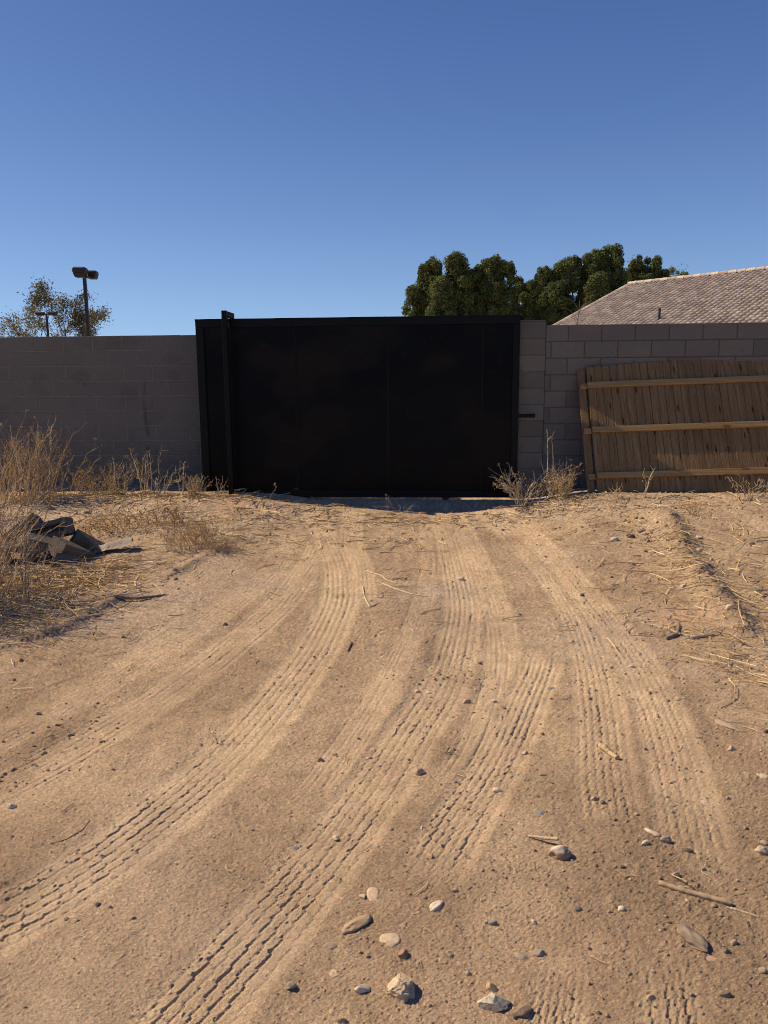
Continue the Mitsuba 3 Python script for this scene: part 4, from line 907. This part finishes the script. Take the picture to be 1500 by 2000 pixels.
# ------------------------------------------------------------------ dry straw strewn on the ground
r = np.random.default_rng(41)
sb = MB()
STRAW = [(-3.15, 5.5, .42, .35, 620, .34), (-2.75, 5.85, .35, .35, 150, .26), (-3.3, 4.7, .45, .35, 700, .30), (-2.6, 4.9, .35, .4, 110, .16), (-4.0, 9.1, 1.5, .28, 620, .30), (-3.4, 8.1, 1.1, .6, 260, .18), (-2.0, 6.9, .5, .5, 130, .16), (-.40, 7.05, .26, .22, 46, .14), (-.25, 5.55, .3, .35, 22, .14),
         (-.30, 8.25, .45, .22, 120, .2), (1.70, 4.35, .35, .35, 70, .17), (2.25, 5.2, .5, .7, 190, .2), (2.5, 6.3, .7, .9, 150, .22), (1.3, 8.3, .6, .4, 110, .16), (1.75, 3.85, .22, .22, 90, .24), (1.5, 3.3, .12, .12, 16, .13), (2.0, 5.9, .12, .8, 120, .18), (2.9, 8.6, 1.1, .25, 90, .16),
         (-1.6, 8.3, .5, .4, 150, .2), (.3, 3.0, .8, .8, 30, .06), (.5, 2.3, .5, .5, 26, .045), (-.6, 3.2, .6, .8, 22, .06), (-1.5, 3.6, .6, .8, 26, .08), (1.25, 8.95, .3, .3, 160, .22), (-2.5, 4.3, .4, .5, 60, .16), (1.15, 4.9, .35, .4, 26, .16), (1.45, 4.5, .12, .12, 30, .18), (.05, 2.93, .025, .02, 9, .05)]
P0, A, L, RR, CC = [], [], [], [], []
for (cx, cy, sx, sy, n, ln) in STRAW:
    x, y = r.normal(cx, sx, n), r.normal(cy, sy, n); a = r.uniform(0, 2 * math.pi, n)
    l = ln * r.lognormal(-.25, .5, n)
    for k in range(n):
        if y[k] > 9.5 or y[k] < 1.5: continue
        P0.append((x[k], y[k])); A.append(a[k]); L.append(l[k]); RR.append(max(.0011, .0005 * y[k]) * r.uniform(.6, 1.35))
        CC.append(np.array(((.60, .47, .28), (.52, .38, .20), (.70, .59, .41), (.40, .30, .185), (.54, .37, .17))[int(r.choice(5, p=[.3, .27, .13, .15, .15]))]) * r.uniform(.75, 1.15))
P0, A, L = np.array(P0), np.array(A), np.array(L)
t = np.linspace(-.5, .5, 5)
bend = r.normal(0, .2, len(A))
QX = P0[:, :1] + np.cos(A[:, None] + bend[:, None] * t * 2) * t * L[:, None]; QY = P0[:, 1:] + np.sin(A[:, None] + bend[:, None] * t * 2) * t * L[:, None]
QZ = ground_h(QX.ravel(), QY.ravel()).reshape(QX.shape)
QZ = .6 * QZ.max(1, keepdims=True) + .4 * QZ + np.abs(r.normal(0, .012, (len(A), 1))) * np.minimum(L[:, None] / .2, 1.5) + r.normal(0, .10, (len(A), 1)) * t * L[:, None] * (P0[:, 1:] > 3.8) + .002
for k in range(len(A)): sb.tube(np.stack([QX[k], QY[k], QZ[k]], 1), RR[k], CC[k], 3)
m, c = sb.get()
scene['dry_straw'] = ply(m, 'vertex_look', color=c)
labels['dry_straw'] = {'label': 'dead straw and dry stalks strewn over the verges and the drive', 'category': 'straw', 'kind': 'stuff'}

# ------------------------------------------------------------------ dry weeds, each plant a thing
def weed(label, x, y, h, spread, stems, seed, cols, lean=(0, 0), branch=5, heads=.5, rad=.0035, bl=.22, droop=.0, name='dry_weed', group='dry weeds', tang=0.0, base=.05):
    r = np.random.default_rng(seed); g0 = gz(x, y)
    st, hd = MB(), MB()
    for k in range(stems):
        a = r.uniform(0, 2 * math.pi); sp = spread * math.sqrt(r.uniform(0, 1))
        bx, by = x + base * r.normal(), y + base * r.normal()
        hh = h * r.uniform(.45, 1.0) ** (1.0 if stems > 12 else .5)
        tip = np.array([bx + sp * math.cos(a) + lean[0] * hh, by + sp * math.sin(a) + lean[1] * hh, g0 + hh])
        b0 = np.array([bx, by, g0 - .03]); ctl = b0 * .55 + tip * .45 + np.array([-math.cos(a) * sp * .22, -math.sin(a) * sp * .22, hh * .12])
        tt = np.linspace(0, 1, 8)[:, None]
        p = (1 - tt) ** 2 * b0 + 2 * tt * (1 - tt) * ctl + tt ** 2 * tip
        p[1:] += r.normal(0, .012 + tang * .03, (7, 3)) * np.linspace(.4, 1, 7)[:, None]
        if droop: p[5:, 2] -= droop * hh * np.array([.05, .15, .3])
        col = np.array(cols[int(r.integers(len(cols)))]) * r.uniform(.6, 1.25)
        R = rad * r.uniform(.6, 1.15)
        st.tube(p, np.linspace(R, R * .35, 8), col, 4)
        for _ in range(int(r.poisson(branch))):
            j = int(r.integers(2, 7)); f = r.uniform(0, 1); o = p[j] * (1 - f) + p[min(j + 1, 7)] * f
            d = p[min(j + 1, 7)] - p[j - 1]; d = d / np.linalg.norm(d) + r.normal(0, .45 + tang, 3); d /= np.linalg.norm(d)
            LL = bl * h * r.uniform(.3, 1.0)
            q = np.stack([o, o + d * LL * .5 + r.normal(0, .05, 3) * LL, o + d * LL + np.array([0, 0, .12 * LL]) + r.normal(0, .08, 3) * LL])
            st.tube(q, np.array([R * .55, R * .45, R * .25]), col * r.uniform(.85, 1.1), 3)
            if r.uniform() < heads:
                for _ in range(int(r.integers(1, 4))):
                    s = R * r.uniform(.9, 1.9); c0 = q[2] + r.normal(0, .012, 3)
                    hd.add(c0 + icv * s * [1, 1, 1.4], icf, np.array((.40, .28, .15)) * r.uniform(.6, 1.25))
    m, c = st.get()
    k = thing(name, label, 'weed', group)
    part(k, 'stems', m, 'vertex_look', color=c)
    if hd.n:
        m, c = hd.get(); labels[part(k, 'seed_heads', m, 'vertex_look', color=c)] = {'kind': 'stuff'}
    return k
GB, GD, PA, BR = (.45, .35, .235), (.52, .38, .19), (.62, .52, .36), (.30, .225, .155)
weed('dense dry weed at the left edge, just behind the tall one cut off', -3.24, 4.95, .82, .42, 105, 1, (GB, BR, GB, PA, BR), (.20, 0), 4, .35, .0042, base=.2)
weed('tall dry weed at the very left edge, nearest the camera and mostly cut off', -3.62, 4.72, 1.15, .40, 110, 31, (GB, BR, PA), (.22, 0), 4, .35, .0042, base=.16)
weed('dense dry weed at the left edge, directly left of the broken block pile', -3.80, 5.65, .62, .45, 80, 2, (GB, GB, BR, PA), (.20, 0), 4, .35, .0055, base=.18)
weed('tall dry weed at the left edge behind the one beside the block pile', -4.5, 6.5, .62, .45, 62, 3, (GB, GD, BR, PA), (.10, 0), 4, .35, .0062, base=.18)
weed('tall wispy dry weed at the far left, well in front of the block wall', -5.05, 7.7, .62, .42, 45, 4, (GB, GD, PA), (.06, 0), 4, .45, .0068, base=.2)
weed('tallest dry weed at the left, close to the block wall with knobbly tips', -5.15, 8.85, .95, .35, 48, 5, (GB, GD, PA), (.12, 0), 6, .6, .0062, base=.2)
weed('upright dry weed with two long stems leaning right, left part of the block wall', -4.75, 8.7, .78, .30, 40, 6, (GB, GD), (.2, 0), 6, .5, .0058, base=.16)
weed('low tangled golden weed heaped against the left block wall', -4.25, 9.2, .42, .34, 60, 7, (GD, GD, BR), (.05, 0), 8, .4, .0042, tang=.5, base=.16)
weed('two stemmed thin dry weed against the left block wall beside the tangled one', -3.98, 9.3, .50, .16, 7, 8, (PA, GB), (0, 0), 3, .5, .0055)
weed('thin upright dry weed in front of the middle of the left block wall', -3.66, 9.35, .58, .22, 11, 9, (GB, PA, GD), (.05, 0), 5, .5, .0055, base=.07)
weed('arching dry weed with drooping tips, left block wall, left of the fan shaped one', -3.50, 9.25, .50, .34, 13, 10, (PA, GB), (.2, 0), 5, .3, .005, droop=.8)
weed('single tall thin stem between the arching weed and the fan shaped one', -3.24, 9.35, .58, .06, 3, 11, (GB, PA), (.02, 0), 3, .6, .0055, base=.03)
weed('short stiff golden fan shaped weed left of the gate', -3.02, 9.2, .28, .13, 42, 12, (GD, GD, PA), (0, 0), 6, .3, .0045, base=.05)
weed('couple of thin twigs standing right in front of the left end of the gate', -2.66, 9.1, .30, .10, 5, 13, (BR, GB), (0, 0), 2, .3, .0045)
weed('lone bent twig with a forked tip at the foot of the gate, left of centre', -1.95, 8.75, .20, .03, 1, 14, (PA,), (.45, 0), 4, 1., .006, base=.01)
weed('rounded golden dry bush at the left side of the drive', -2.25, 6.75, .28, .26, 95, 15, (GD, GD, PA, GB), (.05, 0), 7, .35, .0031, base=.11)
weed('lower straggling part of dry bush spreading right onto the drive, by the rounded golden one', -1.97, 6.62, .18, .30, 50, 16, (PA, GD), (.25, 0), 5, .3, .003, base=.08)
weed('low sparse reddish weed behind the block pile', -3.20, 7.3, .26, .36, 60, 17, ((.38, .23, .11), GD), (0, 0), 7, .4, .0035, base=.17)
weed('low sparse reddish weed between the block pile and the rounded golden bush', -2.75, 7.7, .20, .24, 34, 18, ((.38, .23, .11), GD), (0, 0), 6, .4, .0038, base=.13)
weed('few thin grass stems before the middle of the gate', -.52, 9.0, .18, .10, 9, 19, (BR, GB, PA), (0, 0), 1, .2, .0045, base=.07)
weed('pale broken stems lying aslant on the dirt crest before the gate', -.40, 8.75, .12, .16, 7, 20, (PA, GD), (.6, 0), 1, .0, .005, base=.07)
weed('tall single stemmed weed with a seed head, before the column right of the gate', 1.36, 9.0, .98, .05, 2, 21, (GB, PA), (-.04, 0), 2, 1., .0068, bl=.10, base=.02)
weed('sprawling dry weed with long pale stems at the right end of the gate', 1.08, 8.95, .52, .52, 22, 22, (PA, PA, GB), (.05, 0), 6, .55, .0068, base=.07, bl=.3)
weed('tangled golden heap of dry stems at the foot of the column right of the gate', 1.46, 8.92, .40, .17, 38, 23, (GD, GD, PA), (0, 0), 9, .4, .0042, tang=.7, base=.07, bl=.3)
weed('forked bare twig before the wooden fence panel, near its bottom rail', 2.38, 8.62, .36, .14, 4, 24, (PA, GB), (.1, 0), 3, .2, .0055, base=.02)
weed('tiny tuft of dry grass before the left half of the wooden fence panel', 2.02, 8.60, .17, .07, 14, 25, (GD, PA), (.1, 0), 1, .0, .0035, base=.03)
weed('low dry weed with crossing stems before the right half of the wooden fence panel', 3.45, 8.55, .24, .25, 12, 26, (PA, GB, GD), (.1, 0), 5, .4, .0048, base=.07)
weed('thin dry weed leaning left at the right edge before the wooden fence panel', 3.75, 8.55, .26, .10, 5, 27, (GB, PA), (-.5, 0), 3, .4, .005, base=.04)
weed('sparse low weed on the bare ground between the berm and the fence panel', 2.60, 7.85, .16, .2, 16, 28, (GB, GD), (0, 0), 4, .3, .0035, base=.06)
weed('small dry sprig standing alone on the left wheel track', -.93, 2.96, .10, .05, 3, 29, (PA, GD), (.0, .1), 3, .3, .0019, base=.012)
weed('dry straw tuft on the right bank, left of the large straw bundle', 1.52, 3.95, .07, .10, 14, 30, (PA, GD), (.1, 0), 2, .0, .0025, base=.05)
